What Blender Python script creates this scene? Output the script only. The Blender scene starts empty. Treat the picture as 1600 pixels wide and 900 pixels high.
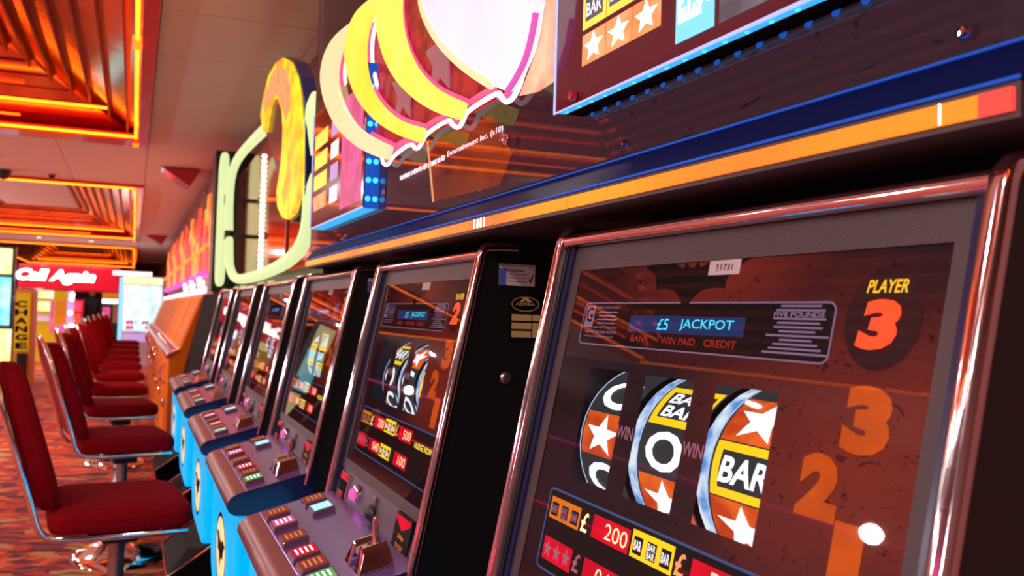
import bpy, bmesh, math, random
from mathutils import Vector, Matrix
from mathutils.geometry import tessellate_polygon
random.seed(7)
sc = bpy.context.scene
PI = math.pi
EYE = 1.35                       # camera height; the floor is z = 0

# ---------------------------------------------------------------- camera, world, lamps, exposure
ROT = Matrix(((0.96339105, -0.04328951, -0.26458212),
              (-0.26567786, -0.02179061, -0.96381557),
              (0.0359577, 0.9988249, -0.03249395)))
FPX, CX, CY = 1150.0, 525.0, 450.0
cam = bpy.data.cameras.new('camera'); camo = bpy.data.objects.new('camera', cam); sc.collection.objects.link(camo)
cam.sensor_width = 36; cam.lens = FPX / 1600 * 36; cam.shift_x = (800 - CX) / 1600
cam.clip_start = 0.02; cam.clip_end = 200
camo.matrix_world = Matrix.Translation((0, 0, EYE)) @ ROT.to_4x4()
cam.dof.use_dof = True; cam.dof.focus_distance = 0.95; cam.dof.aperture_fstop = 7.0
sc.camera = camo
sc.view_settings.view_transform = 'Standard'; sc.view_settings.look = 'None'
sc.view_settings.exposure = 0.0; sc.view_settings.gamma = 1.0; sc.view_settings.use_curve_mapping = False
sc.cycles.use_denoising = True
sc.cycles.max_bounces = 7; sc.cycles.transparent_max_bounces = 10
sc.cycles.sample_clamp_indirect = 6
w = bpy.data.worlds.new('world'); sc.world = w; w.use_nodes = True
w.node_tree.nodes['Background'].inputs[0].default_value = (0.5, 0.25, 0.3, 1)
w.node_tree.nodes['Background'].inputs[1].default_value = 0.05
def lamp(name, loc, energy, color, size, sy=None, rot=(0, 0, 0)):
    l = bpy.data.lights.new(name, 'AREA'); l.energy = energy; l.color = color; l.size = size
    if sy: l.shape = 'RECTANGLE'; l.size_y = sy
    else: l.shape = 'DISK'
    o = bpy.data.objects.new(name, l); o.location = loc; o.rotation_euler = rot; sc.collection.objects.link(o)
    return o
DOWN = [(-1.9, 0.7), (-3.6, 0.7), (-0.9, -0.9), (-2.9, -0.9), (-4.2, 2.6), (-4.2, 5.4), (-1.3, 7.2), (-3.0, 7.2), (0.42, 2.2),
        (-4.2, 9.5), (-1.9, 16.0), (-3.2, 16.0), (-4.3, 13.0), (-0.9, 16.2)]
for x, y in DOWN:
    lamp('downlight_lamp', (x, y, 2.62), 42 if x < 0 else 5, (1.0, 0.82, 0.78), 0.12)
for x, y, e in ((-4.2, -2.2, 80), (-4.4, 4.2, 95), (-4.3, 9.2, 120), (-4.4, 13.6, 110)):  # added fill lamps out of view, brightening the ceiling and machine fronts
    l = bpy.data.lights.new('fill_lamp', 'POINT'); l.energy = e; l.color = (1.0, 0.84, 0.80); l.shadow_soft_size = 0.07
    o = bpy.data.objects.new('fill_lamp', l); o.location = (x, y, 1.85); sc.collection.objects.link(o)

def ray(u, v): return ROT @ Vector((u - CX, -(v - CY), -FPX))
def at(u, v, X):                 # a point of the photograph on the plane x = X (signs that hang on that plane)
    d = ray(u, v); t = X / d.x; return (d.y * t, d.z * t + EYE)

# ---------------------------------------------------------------- materials
M = {}
def nt(m): return m.node_tree.nodes, m.node_tree.links
def mat(name, col, rough=0.5, metal=0.0, emit=None, es=0.0, coat=0.0, spec=0.5, noise=None, bump=None):
    m = bpy.data.materials.new(name); m.use_nodes = True; N, L = nt(m); b = N['Principled BSDF']
    b.inputs['Base Color'].default_value = (*col, 1); b.inputs['Roughness'].default_value = rough
    b.inputs['Metallic'].default_value = metal; b.inputs['Coat Weight'].default_value = coat
    b.inputs['Coat Roughness'].default_value = 0.06; b.inputs['Specular IOR Level'].default_value = spec
    if emit: b.inputs['Emission Color'].default_value = (*emit, 1); b.inputs['Emission Strength'].default_value = es
    tc = N.new('ShaderNodeTexCoord')
    sclx, amt = noise or (12, 0.12)
    n = N.new('ShaderNodeTexNoise'); n.inputs['Scale'].default_value = sclx; n.inputs['Detail'].default_value = 3
    L.new(tc.outputs['Object'], n.inputs['Vector'])
    mx = N.new('ShaderNodeMix'); mx.data_type = 'RGBA'
    mx.inputs[6].default_value = (*[c * (1 - amt) for c in col], 1); mx.inputs[7].default_value = (*[min(1, c * (1 + amt)) for c in col], 1)
    L.new(n.outputs['Fac'], mx.inputs[0]); L.new(mx.outputs[2], b.inputs['Base Color'])
    if bump:
        n2 = N.new('ShaderNodeTexNoise'); n2.inputs['Scale'].default_value = bump[0]; L.new(tc.outputs['Object'], n2.inputs['Vector'])
        bp = N.new('ShaderNodeBump'); bp.inputs['Strength'].default_value = bump[1]; bp.inputs['Distance'].default_value = 0.004
        L.new(n2.outputs['Fac'], bp.inputs['Height']); L.new(bp.outputs[0], b.inputs['Normal'])
    M[name] = m; return m
def glow(name, col, s=1.0, var=0.0, scale=20, col2=None):
    m = bpy.data.materials.new(name); m.use_nodes = True; N, L = nt(m); b = N['Principled BSDF']
    b.inputs['Base Color'].default_value = (*[c * 0.2 for c in col], 1); b.inputs['Roughness'].default_value = 0.45; b.inputs['Specular IOR Level'].default_value = 0.12
    b.inputs['Emission Strength'].default_value = s; b.inputs['Emission Color'].default_value = (*col, 1)
    if var or col2:
        tc = N.new('ShaderNodeTexCoord'); n = N.new('ShaderNodeTexNoise'); n.inputs['Scale'].default_value = scale; n.inputs['Detail'].default_value = 3
        L.new(tc.outputs['Object'], n.inputs['Vector'])
        cr = N.new('ShaderNodeValToRGB'); cr.color_ramp.elements[0].position = 0.38; cr.color_ramp.elements[1].position = 0.62
        cr.color_ramp.elements[0].color = (*(col2 or [c * (1 - var) for c in col]), 1); cr.color_ramp.elements[1].color = (*col, 1)
        L.new(n.outputs['Fac'], cr.inputs[0]); L.new(cr.outputs[0], b.inputs['Emission Color'])
    M[name] = m; return m
mat('black_paint', (0.006, 0.006, 0.008), 0.42, coat=0.15, bump=(900, 0.15))
mat('black_recess', (0.004, 0.004, 0.004), 0.8, spec=.1)
mat('black_tray', (0.003, 0.003, 0.004), 0.5, spec=.06)
mat('navy_plastic', (0.012, 0.014, 0.07), 0.25, coat=0.3)
mat('bezel_grey', (0.05, 0.032, 0.04), 0.45, bump=(700, 0.2))
mat('panel_grey', (0.10, 0.075, 0.11), 0.42, metal=0.3, bump=(800, 0.2))
mat('deck_metal', (0.38, 0.28, 0.80), 0.22, metal=0.88, bump=(600, 0.06))
mat('deck_nose', (0.20, 0.08, 0.09), 0.36, metal=0.3)
mat('chrome', (0.92, 0.84, 0.90), 0.08, metal=1.0, bump=(60, 0.03))
mat('chair_chrome', (0.85, 0.85, 0.88), 0.06, metal=1.0)
mat('dull_steel', (0.35, 0.33, 0.35), 0.3, metal=0.9)
mat('button_plastic', (0.10, 0.04, 0.08), 0.25, coat=0.5)
mat('chair_fabric', (0.19, 0.003, 0.007), 0.95, spec=.04, noise=(60, 0.3), bump=(500, 0.5))
mat('chair_shell', (0.24, 0.008, 0.012), 0.7, spec=.15)
mat('wall_paint', (0.20, 0.07, 0.06), 0.6); mat('left_wall_paint', (0.30, 0.13, 0.17), 0.6)
mat('far_wall_paint', (0.25, 0.05, 0.08), 0.6)
mat('tile_white', (0.80, 0.81, 0.79), 0.75, noise=(3, 0.06), bump=(220, 0.3))
mat('ceiling_void', (0.16, 0.10, 0.09), 0.8)
mat('red_paint', (0.75, 0.02, 0.015), 0.35, coat=0.3)
mat('fin_red', (0.30, 0.012, 0.01), 0.35)
mat('gold_mirror', (0.85, 0.38, 0.20), 0.14, metal=1.0, noise=(4, 0.3), bump=(7, 0.25))
mat('orange_lacquer', (0.80, 0.19, 0.003), 0.45, coat=0.05, spec=.15, noise=(5, 0.2))
mat('orange_face', (0.92, 0.20, 0.001), 0.5, spec=.06, noise=(7, 0.45))
mat('red_lacquer', (0.45, 0.02, 0.03), 0.3, coat=0.5)
mat('dark_glass', (0.05, 0.012, 0.015), 0.05, coat=1.0, spec=0.9)
mat('dark_mirror', (0.55, 0.12, 0.10), 0.08, metal=0.9)
mat('yellow_paint', (0.75, 0.38, 0.03), 0.5)
mat('label_white', (0.62, 0.52, 0.55), 0.5)
mat('label_blue', (0.08, 0.12, 0.5), 0.5)
mat('label_gold', (0.55, 0.38, 0.16), 0.4)
mat('ink_black', (0.006, 0.005, 0.006), 0.5, spec=.12)
mat('disc_print', (0.035, 0.012, 0.014), 0.5, spec=.1); mat('ink_grey', (0.30, 0.2, 0.27), 0.5)
mat('skin', (0.45, 0.25, 0.18), 0.6); mat('cloth_dark', (0.02, 0.02, 0.035), 0.8); mat('hair_dark', (0.03, 0.015, 0.01), 0.7)
glow('print_lilac', (0.33, 0.20, 0.34), 0.55); glow('print_red_dim', (0.36, 0.02, 0.02), 0.8); glow('print_pink', (0.36, 0.13, 0.18), 0.8); glow('magenta_rim', (0.75, 0.12, 0.5), 1.0); glow('bulb_soft', (1.0, 0.85, 0.85), 1.6); glow('strip_red', (1.0, 0.07, 0.05), 1.2); glow('green_cap', (0.10, 0.42, 0.10), 0.9); glow('gothic_art', (0.34, 0.05, 0.015), 0.75, 0, 6, (0.06, 0.012, 0.008)); glow('moon_art', (1.0, 0.62, 0.36), 1.0, 0, 18, (1.0, 0.30, 0.22)); glow('led_soft', (0.05, 0.45, 0.9), 1.1)
glow('print_orange', (0.62, 0.085, 0.004), 0.85, 0.25, 25); glow('print_red_lit', (1.0, 0.07, 0.02), 1.3)
glow('print_yellow', (1.0, 0.55, 0.02), 1.1); glow('cyan_text', (0.05, 0.62, 0.85), 1.3)
glow('display_blue', (0.012, 0.03, 0.13), 0.8); glow('symbol_white', (0.85, 0.88, 0.95), 1.15)
glow('symbol_yellow', (1.0, 0.62, 0.01), 1.05); glow('symbol_orange', (0.62, 0.06, 0.012), 0.85, 0.5, 30, (0.95, 0.16, 0.02))
glow('symbol_black', (0.03, 0.032, 0.035), 1.0); glow('reel_blue', (0.10, 0.30, 0.75), 0.9, 0, 38, (0.85, 0.92, 1.0))
glow('reel_rim', (0.45, 0.62, 0.9), 0.9); glow('led_red', (0.75, 0.0, 0.02), 0.9, 0.25, 20); glow('led_digit', (1.0, 0.75, 0.42), 1.3)
glow('amber_box', (0.78, 0.20, 0.01), 0.8); glow('blue_line', (0.04, 0.09, 0.25), 0.8)
glow('cyan_belly', (0.0, 0.46, 0.95), 1.1, 0.18, 6); glow('badge_cream', (1.0, 0.70, 0.33), 1.25, 0.3, 18)
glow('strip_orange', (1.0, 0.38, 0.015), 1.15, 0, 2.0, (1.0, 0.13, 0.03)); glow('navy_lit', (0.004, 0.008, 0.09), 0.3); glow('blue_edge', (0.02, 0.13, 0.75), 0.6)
glow('peach_tube', (1.0, 0.62, 0.33), 1.25); glow('yellow_tube', (1.0, 0.66, 0.04), 1.25, 0, 5, (1.0, 0.78, 0.13)); glow('pink_white', (1.0, 0.84, 0.98), 1.08, 0, 2.2, (1.0, 0.70, 0.80)); glow('cream_rim', (1.0, 0.80, 0.42), 1.0)
glow('pink_tube', (1.0, 0.10, 0.24), 1.15); glow('white_tube', (1.0, 0.72, 0.80), 1.6); glow('red_window', (0.24, 0.004, 0.012), 0.9, 0, 26, (0.55, 0.02, 0.04))
glow('star_grey', (0.42, 0.13, 0.18), 0.8); glow('neon_yellow', (1.0, 0.17, 0.006), 6.5); glow('neon_orange', (1.0, 0.07, 0.004), 6.0)
glow('neon_red', (1.0, 0.02, 0.05), 4.0); glow('neon_magenta', (1.0, 0.05, 0.35), 2.2); glow('green_white_tube', (0.74, 0.88, 0.42), 1.0); glow('arch_yellow', (1.0, 0.82, 0.02), 1.1, 0, 9, (1.0, 0.32, 0.03))
glow('led_blue', (0.03, 0.35, 1.0), 3.0); glow('acrylic_edge', (0.50, 0.55, 1.0), 1.1); glow('white_light', (1.0, 0.93, 0.88), 6.0); glow('bulb_white', (1.0, 0.9, 0.85), 4.0)
glow('art_cyan', (0.25, 0.78, 0.95), 1.0); glow('art_yellow', (1.0, 0.75, 0.10), 1.1); glow('art_orange', (1.0, 0.30, 0.10), 1.0, 0, 30, (1.0, 0.45, 0.2)); glow('art_grey', (0.20, 0.16, 0.20), 0.9, 0.5, 30)
glow('art_pink', (0.9, 0.12, 0.35), 1.0, 0.4, 12); glow('flame_art', (1.0, 0.16, 0.03), 1.1, 0, 7, (1.0, 0.5, 0.12)); glow('flame_red', (0.9, 0.02, 0.10), 1.0, 0, 9, (1.0, 0.12, 0.03))
glow('prize_white', (0.75, 0.95, 0.95), 1.3, 0, 3.5, (0.45, 0.62, 0.62)); glow('pole_blue', (0.22, 0.55, 1.0), 1.5); glow('sign_red', (0.62, 0.004, 0.02), 0.9); glow('screen_cyan', (0.05, 0.75, 1.0), 1.3, 0, 5, (0.6, 0.9, 1.0))
glow('sign_yellow', (1.0, 0.8, 0.25), 1.3, 0, 5, (1.0, 0.95, 0.6)); glow('lilac_panel', (0.62, 0.36, 0.75), 0.9); glow('change_yellow', (0.70, 0.32, 0.01), 0.8); glow('magenta_glow', (0.8, 0.1, 0.5), 1.0)

def glass_mat():
    m = bpy.data.materials.new('pane_glass'); m.use_nodes = True; N, L = nt(m); N.remove(N['Principled BSDF'])
    o = N['Material Output']; t = N.new('ShaderNodeBsdfTransparent'); g = N.new('ShaderNodeBsdfGlossy'); g.inputs['Roughness'].default_value = 0.015
    f = N.new('ShaderNodeFresnel'); f.inputs['IOR'].default_value = 1.38; mx = N.new('ShaderNodeMixShader')
    L.new(f.outputs[0], mx.inputs[0]); L.new(t.outputs[0], mx.inputs[1]); L.new(g.outputs[0], mx.inputs[2]); L.new(mx.outputs[0], o.inputs[0]); M['glass'] = m
glass_mat()
def art_mat(name, base, hot, centre, radius, es, centre2=None, radius2=0.1):            # backlit printed artwork: dark field, warm sunset blot, ragged black flock
    m = bpy.data.materials.new(name); m.use_nodes = True; N, L = nt(m); b = N['Principled BSDF']; b.inputs['Roughness'].default_value = 0.4; b.inputs['Specular IOR Level'].default_value = 0.1
    uv = N.new('ShaderNodeTexCoord'); d = N.new('ShaderNodeVectorMath'); d.operation = 'DISTANCE'; d.inputs[1].default_value = (*centre, 0)
    nz = N.new('ShaderNodeTexNoise'); nz.inputs['Scale'].default_value = 4; nz.inputs['Detail'].default_value = 6
    L.new(uv.outputs['UV'], nz.inputs['Vector']); L.new(uv.outputs['UV'], d.inputs[0])
    ma = N.new('ShaderNodeMath'); ma.operation = 'MULTIPLY_ADD'; ma.inputs[1].default_value = radius * 0.9; L.new(nz.outputs['Fac'], ma.inputs[0]); L.new(d.outputs['Value'], ma.inputs[2])
    mr = N.new('ShaderNodeMapRange'); mr.inputs[1].default_value = radius * 1.5; mr.inputs[2].default_value = radius * 0.35; L.new(ma.outputs[0], mr.inputs[0])
    mx = N.new('ShaderNodeMix'); mx.data_type = 'RGBA'; mx.inputs[6].default_value = (*base, 1); mx.inputs[7].default_value = (*hot, 1)
    fac = mr.outputs[0]
    if centre2:
        d2 = N.new('ShaderNodeVectorMath'); d2.operation = 'DISTANCE'; d2.inputs[1].default_value = (*centre2, 0); L.new(uv.outputs['UV'], d2.inputs[0])
        m2 = N.new('ShaderNodeMapRange'); m2.inputs[1].default_value = radius2; m2.inputs[2].default_value = 0.02; L.new(d2.outputs['Value'], m2.inputs[0])
        mm = N.new('ShaderNodeMath'); mm.operation = 'MAXIMUM'; L.new(fac, mm.inputs[0]); L.new(m2.outputs[0], mm.inputs[1]); fac = mm.outputs[0]
    L.new(fac, mx.inputs[0])
    vz = N.new('ShaderNodeTexNoise'); vz.inputs['Scale'].default_value = 34; vz.inputs['Detail'].default_value = 4; vz.inputs['Distortion'].default_value = 2.5; L.new(uv.outputs['UV'], vz.inputs['Vector'])
    cr = N.new('ShaderNodeValToRGB'); cr.color_ramp.elements[0].position = 0.33; cr.color_ramp.elements[0].color = (0.3, 0.25, 0.25, 1); cr.color_ramp.elements[1].position = 0.38
    L.new(vz.outputs['Fac'], cr.inputs[0]); mu = N.new('ShaderNodeMix'); mu.data_type = 'RGBA'; mu.blend_type = 'MULTIPLY'; mu.inputs[0].default_value = 1
    L.new(mx.outputs[2], mu.inputs[6]); L.new(cr.outputs[0], mu.inputs[7]); L.new(mu.outputs[2], b.inputs['Base Color']); L.new(mu.outputs[2], b.inputs['Emission Color'])
    b.inputs['Emission Strength'].default_value = es; M[name] = m
art_mat('glass_art', (0.014, 0.005, 0.008), (0.15, 0.018, 0.010), (0.86, 0.50), 0.40, 0.55, (0.50, 0.93), 0.30)
art_mat('topper_art', (0.022, 0.010, 0.016), (1.0, 0.30, 0.10), (0.36, 0.42), 0.18, 0.9)
def carpet_mat():
    m = bpy.data.materials.new('carpet'); m.use_nodes = True; N, L = nt(m); b = N['Principled BSDF']; b.inputs['Roughness'].default_value = 0.95
    tc = N.new('ShaderNodeTexCoord'); n = N.new('ShaderNodeTexNoise'); n.inputs['Scale'].default_value = 2.2
    L.new(tc.outputs['Object'], n.inputs['Vector'])
    mp = N.new('ShaderNodeMapping'); mp.inputs['Scale'].default_value = (7, 20, 1); mp.inputs['Rotation'].default_value = (0, 0, 0.7); L.new(tc.outputs['Object'], mp.inputs[0])
    ad = N.new('ShaderNodeVectorMath'); ad.operation = 'MULTIPLY_ADD'; ad.inputs[1].default_value = (5, 5, 5); L.new(n.outputs['Color'], ad.inputs[0]); L.new(mp.outputs[0], ad.inputs[2])
    v = N.new('ShaderNodeTexVoronoi'); v.inputs['Scale'].default_value = 1.0; L.new(ad.outputs[0], v.inputs['Vector'])
    sp = N.new('ShaderNodeSeparateColor'); L.new(v.outputs['Color'], sp.inputs[0])
    cr = N.new('ShaderNodeValToRGB'); cr.color_ramp.interpolation = 'CONSTANT'; e = cr.color_ramp.elements
    cols = [(0, (0.42, 0.03, 0.012)), (0.38, (0.62, 0.10, 0.012)), (0.55, (0.12, 0.01, 0.015)), (0.72, (0.22, 0.015, 0.02)), (0.84, (0.45, 0.22, 0.07)), (0.93, (0.05, 0.02, 0.05))]
    for i, (p, c) in enumerate(cols):
        q = e[i] if i < 2 else e.new(p); q.position = p; q.color = (*c, 1)
    L.new(sp.outputs[0], cr.inputs[0]); L.new(cr.outputs[0], b.inputs['Base Color'])
    n2 = N.new('ShaderNodeTexNoise'); n2.inputs['Scale'].default_value = 400; L.new(tc.outputs['Object'], n2.inputs['Vector'])
    bp = N.new('ShaderNodeBump'); bp.inputs['Strength'].default_value = 0.4; L.new(n2.outputs['Fac'], bp.inputs['Height']); L.new(bp.outputs[0], b.inputs['Normal']); M['carpet'] = m
carpet_mat()

# ---------------------------------------------------------------- mesh helpers
class MB:
    def __init__(s): s.v = []; s.f = []; s.uv = None
    def add(s, vs, fs):
        o = len(s.v); s.v += [tuple(p) for p in vs]; s.f += [tuple(i + o for i in f) for f in fs]; return s
    def box(s, a, b):
        x0, y0, z0 = a; x1, y1, z1 = b
        return s.add([(x0, y0, z0), (x1, y0, z0), (x1, y1, z0), (x0, y1, z0), (x0, y0, z1), (x1, y0, z1), (x1, y1, z1), (x0, y1, z1)],
                     [(3, 2, 1, 0), (4, 5, 6, 7), (0, 1, 5, 4), (1, 2, 6, 5), (2, 3, 7, 6), (3, 0, 4, 7)])
    def loft(s, A, B, caps=True):        # two outlines of equal length joined
        n = len(A); fs = [(i, (i + 1) % n, n + (i + 1) % n, n + i) for i in range(n)]
        if caps: fs += [tuple(range(n))[::-1], tuple(range(n, 2 * n))]
        return s.add(list(A) + list(B), fs)
    def prism_y(s, prof, y0, y1): return s.loft([(x, y0, z) for x, z in prof], [(x, y1, z) for x, z in prof])
    def prism_x(s, prof, x0, x1): return s.loft([(x0, y, z) for y, z in prof], [(x1, y, z) for y, z in prof])
    def prism_z(s, prof, z0, z1): return s.loft([(x, y, z0) for x, y in prof], [(x, y, z1) for x, y in prof])
    def tube(s, pts, r, n=10, closed=False, smooth=2):
        P = [Vector(p) for p in pts]
        for _ in range(smooth):
            Q = []; m = len(P); rng = range(m) if closed else range(m - 1)
            if not closed: Q.append(P[0])
            for i in rng:
                a, b = P[i], P[(i + 1) % m]
                if closed or 0 < i: Q.append(a.lerp(b, 0.25))
                if closed or i < m - 2: Q.append(a.lerp(b, 0.75))
            if not closed: Q.append(P[-1])
            P = Q
        m = len(P); rings = []; up = None
        for i in range(m):
            if closed: t = P[(i + 1) % m] - P[i - 1]
            else: t = P[min(i + 1, m - 1)] - P[max(i - 1, 0)]
            t.normalize()
            if up is None:
                up = Vector((0, 0, 1)) if abs(t.z) < 0.9 else Vector((1, 0, 0))
            up = (up - t * up.dot(t)).normalized(); sd = t.cross(up)
            rings.append([P[i] + (up * math.cos(2 * PI * k / n) + sd * math.sin(2 * PI * k / n)) * r for k in range(n)])
        o = len(s.v)
        for rg in rings: s.v += [tuple(p) for p in rg]
        for i in range(m if closed else m - 1):
            j = (i + 1) % m
            for k in range(n): s.f.append((o + i * n + k, o + i * n + (k + 1) % n, o + j * n + (k + 1) % n, o + j * n + k))
        if not closed:
            s.f.append(tuple(o + k for k in range(n))[::-1]); s.f.append(tuple(o + (m - 1) * n + k for k in range(n)))
        return s
    def lathe(s, prof, c=(0, 0, 0), n=24, axis='z'):
        o = len(s.v); m = len(prof)
        for i in range(n):
            a = 2 * PI * i / n
            for r, h in prof:
                p = (r * math.cos(a), r * math.sin(a), h)
                if axis == 'y': p = (p[0], p[2], p[1])
                if axis == 'x': p = (p[2], p[0], p[1])
                s.v.append((p[0] + c[0], p[1] + c[1], p[2] + c[2]))
        for i in range(n):
            j = (i + 1) % n
            for k in range(m - 1): s.f.append((o + i * m + k, o + j * m + k, o + j * m + k + 1, o + i * m + k + 1))
        return s
    def xf(s, mtx):
        s.v = [tuple(mtx @ Vector(p)) for p in s.v]; return s
    def map(s, fn): s.v = [tuple(fn(*p)) for p in s.v]; return s
    def data(s, name, smooth=False, uvfn=None, bevel=0):
        me = bpy.data.meshes.new(name); me.from_pydata(s.v, [], s.f); me.validate()
        bm = bmesh.new(); bm.from_mesh(me)
        bmesh.ops.recalc_face_normals(bm, faces=bm.faces)
        if bevel: bmesh.ops.bevel(bm, geom=[e for e in bm.edges if len(e.link_faces) == 2 and e.calc_face_angle(0) > 0.6], offset=bevel, segments=2, affect='EDGES', profile=0.5)
        if smooth:
            for f in bm.faces: f.smooth = True
            for e in bm.edges:
                if len(e.link_faces) == 2 and e.calc_face_angle(0) > 0.7: e.smooth = False
        bm.to_mesh(me); bm.free()
        if uvfn:
            u = me.uv_layers.new(name='UVMap')
            for l in me.loops: u.data[l.index].uv = uvfn(me.vertices[l.vertex_index].co)
        return me
    def put(s, name, m, parent=None, **k):
        me = s.data(name, **k); me.materials.append(M[m]); o = bpy.data.objects.new(name, me); sc.collection.objects.link(o)
        if parent is not None: o.parent = parent
        return o
def root(name, loc, label, cat, group=None, rz=0):
    o = bpy.data.objects.new(name, None); o.empty_display_size = 0.1; sc.collection.objects.link(o); o.location = loc; o.rotation_euler = (0, 0, rz)
    return tag(o, label, cat, group)
def tag(o, label, cat, group=None):
    o['label'] = label; o['category'] = cat
    if group: o['group'] = group
    return o
def part(name, me, parent, m=None):
    if m and not me.materials: me.materials.append(M[m])
    o = bpy.data.objects.new(name, me); sc.collection.objects.link(o); o.parent = parent; return o
def copy_tree(o, parent=None):
    c = o.copy(); sc.collection.objects.link(c); c.parent = parent
    for ch in list(o.children): copy_tree(ch, c)
    return c
def struct(o): o['kind'] = 'structure'; return o

# flat print: 2-D shapes (s, t) with t downward
_tc = {}
def text2d(txt, bold=0.0):
    key = (txt, bold)
    if key not in _tc:
        cu = bpy.data.curves.new('t', 'FONT'); cu.body = txt; cu.size = 1; cu.offset = bold; cu.resolution_u = 3
        ob = bpy.data.objects.new('t', cu); sc.collection.objects.link(ob)
        dg = bpy.context.evaluated_depsgraph_get(); me = bpy.data.meshes.new_from_object(ob.evaluated_get(dg))
        V = [(v.co.x, v.co.y) for v in me.vertices]; Fc = [tuple(p.vertices) for p in me.polygons]
        bpy.data.objects.remove(ob); bpy.data.curves.remove(cu); bpy.data.meshes.remove(me)
        x0 = min(p[0] for p in V); x1 = max(p[0] for p in V); y0 = min(p[1] for p in V); y1 = max(p[1] for p in V)
        _tc[key] = ([((x - x0) / (x1 - x0) - .5, (y - y0) / (y1 - y0) - .5) for x, y in V], Fc)
    return _tc[key]
class P2:
    def __init__(s): s.v = []; s.f = []
    def add(s, V, F): o = len(s.v); s.v += V; s.f += [tuple(i + o for i in f) for f in F]; return s
    def rect(s, a, b, c, d): return s.add([(a, b), (c, b), (c, d), (a, d)], [(0, 1, 2, 3)])
    def poly(s, pts):
        T = tessellate_polygon([[Vector((p[0], p[1], 0)) for p in pts]]); return s.add(list(pts), [tuple(t) for t in T])
    def text(s, txt, cx, cy, w_, h_, bold=0.0, shear=0.0):
        V, F = text2d(txt, bold); return s.add([(cx + x * w_ + y * h_ * shear, cy - y * h_) for x, y in V], F)
    def star(s, cx, cy, r, rot=0.0, asp=1.0, inner=0.42):
        p = [(cx + asp * r * (1 if k % 2 == 0 else inner) * math.sin(k * PI / 5 + rot), cy - r * (1 if k % 2 == 0 else inner) * math.cos(k * PI / 5 + rot)) for k in range(10)]
        return s.poly(p)
    def ring(s, a, b, c, d, rad, wd, n=5):
        def rr(o):
            out = []
            for qx, qy, a0 in ((c - rad, b + rad, -PI / 2), (c - rad, d - rad, 0), (a + rad, d - rad, PI / 2), (a + rad, b + rad, PI)):
                for i in range(n + 1):
                    an = a0 + PI / 2 * i / n; out.append((qx + (rad - o) * math.cos(an), qy + (rad - o) * math.sin(an)))
            return out
        A, B = rr(0), rr(wd); m = len(A)
        return s.add(A + B, [(i, (i + 1) % m, m + (i + 1) % m, m + i) for i in range(m)])
    def ellipse(s, cx, cy, rx, ry, n=28): return s.poly([(cx + rx * math.cos(2 * PI * i / n), cy + ry * math.sin(2 * PI * i / n)) for i in range(n)])
    def ering(s, cx, cy, rx, ry, wd, n=28):
        A = [(cx + rx * math.cos(2 * PI * i / n), cy + ry * math.sin(2 * PI * i / n)) for i in range(n)]
        B = [(cx + (rx - wd) * math.cos(2 * PI * i / n), cy + (ry - wd) * math.sin(2 * PI * i / n)) for i in range(n)]
        return s.add(A + B, [(i, (i + 1) % n, n + (i + 1) % n, n + i) for i in range(n)])
    def cut(s, step):                    # slice across t so the print can follow a drum
        me = bmesh.new(); vs = [me.verts.new((x, y, 0)) for x, y in s.v]
        for f in s.f:
            try: me.faces.new([vs[i] for i in f])
            except ValueError: pass
        t0 = min(v[1] for v in s.v); t1 = max(v[1] for v in s.v); k = math.ceil(t0 / step) * step
        while k < t1:
            bmesh.ops.bisect_plane(me, geom=me.verts[:] + me.edges[:] + me.faces[:], plane_co=(0, k, 0), plane_no=(0, 1, 0)); k += step
        me.verts.index_update(); s.v = [(v.co.x, v.co.y) for v in me.verts]; s.f = [tuple(v.index for v in f.verts) for f in me.faces]; me.free(); return s
    def put(s, fn, name, m, parent, off=0.0):
        mb = MB(); mb.v = [tuple(fn(x, y, off)) for x, y in s.v]; mb.f = [tuple(f[::-1]) for f in s.f] if fn is F else s.f
        me = bpy.data.meshes.new(name); me.from_pydata(mb.v, [], mb.f); me.materials.append(M[m])
        return part(name, me, parent)

# ---------------------------------------------------------------- room shell
H = EYE + 1.30                   # ceiling
struct(MB().box((-7, -4, -0.1), (0.95, 32, 0)).put('floor', 'carpet'))
struct(MB().box((0.84, -4, 0), (0.95, 32, H + 0.6)).put('wall_right', 'wall_paint'))
struct(MB().box((-7.1, -4, 0), (-7, 32, H + 0.6)).put('wall_left', 'left_wall_paint'))
struct(MB().box((-7.1, 32, 0), (0.95, 32.1, H + 0.6)).put('wall_far', 'far_wall_paint'))
struct(MB().box((-7.1, -4.1, 0), (0.95, -4, H + 0.6)).put('wall_near', 'wall_paint'))
COF = [(-3.4, -1.2, 0.060, 6.11), (-3.4, 8.25, 0.060, 15.25), (-3.4, 17.2, 0.060, 26.7)]
ce = MB()
ce.box((-7, -4, H + 0.012), (-3.4, 32, H + 0.05)); ce.box((0.06, -4, H + 0.012), (0.84, 32, H + 0.05))
ys = [-4] + [q for c in COF for q in (c[1], c[3])] + [32]
for i in range(0, len(ys), 2): ce.box((-3.4, ys[i], H + 0.012), (0.06, ys[i + 1], H + 0.05))
ceiling = struct(ce.put('ceiling', 'ceiling_void'))
tile_me = MB().box((0.003, 0.003, 0), (0.717, 0.595, 0.014)).data('ceiling_tile', bevel=0.002); tile_me.materials.append(M['tile_white'])
half_me = MB().box((0.003, 0.003, 0), (0.737, 0.595, 0.014)).data('ceiling_tile', bevel=0.002); half_me.materials.append(M['tile_white'])
nt_ = 0
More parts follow.
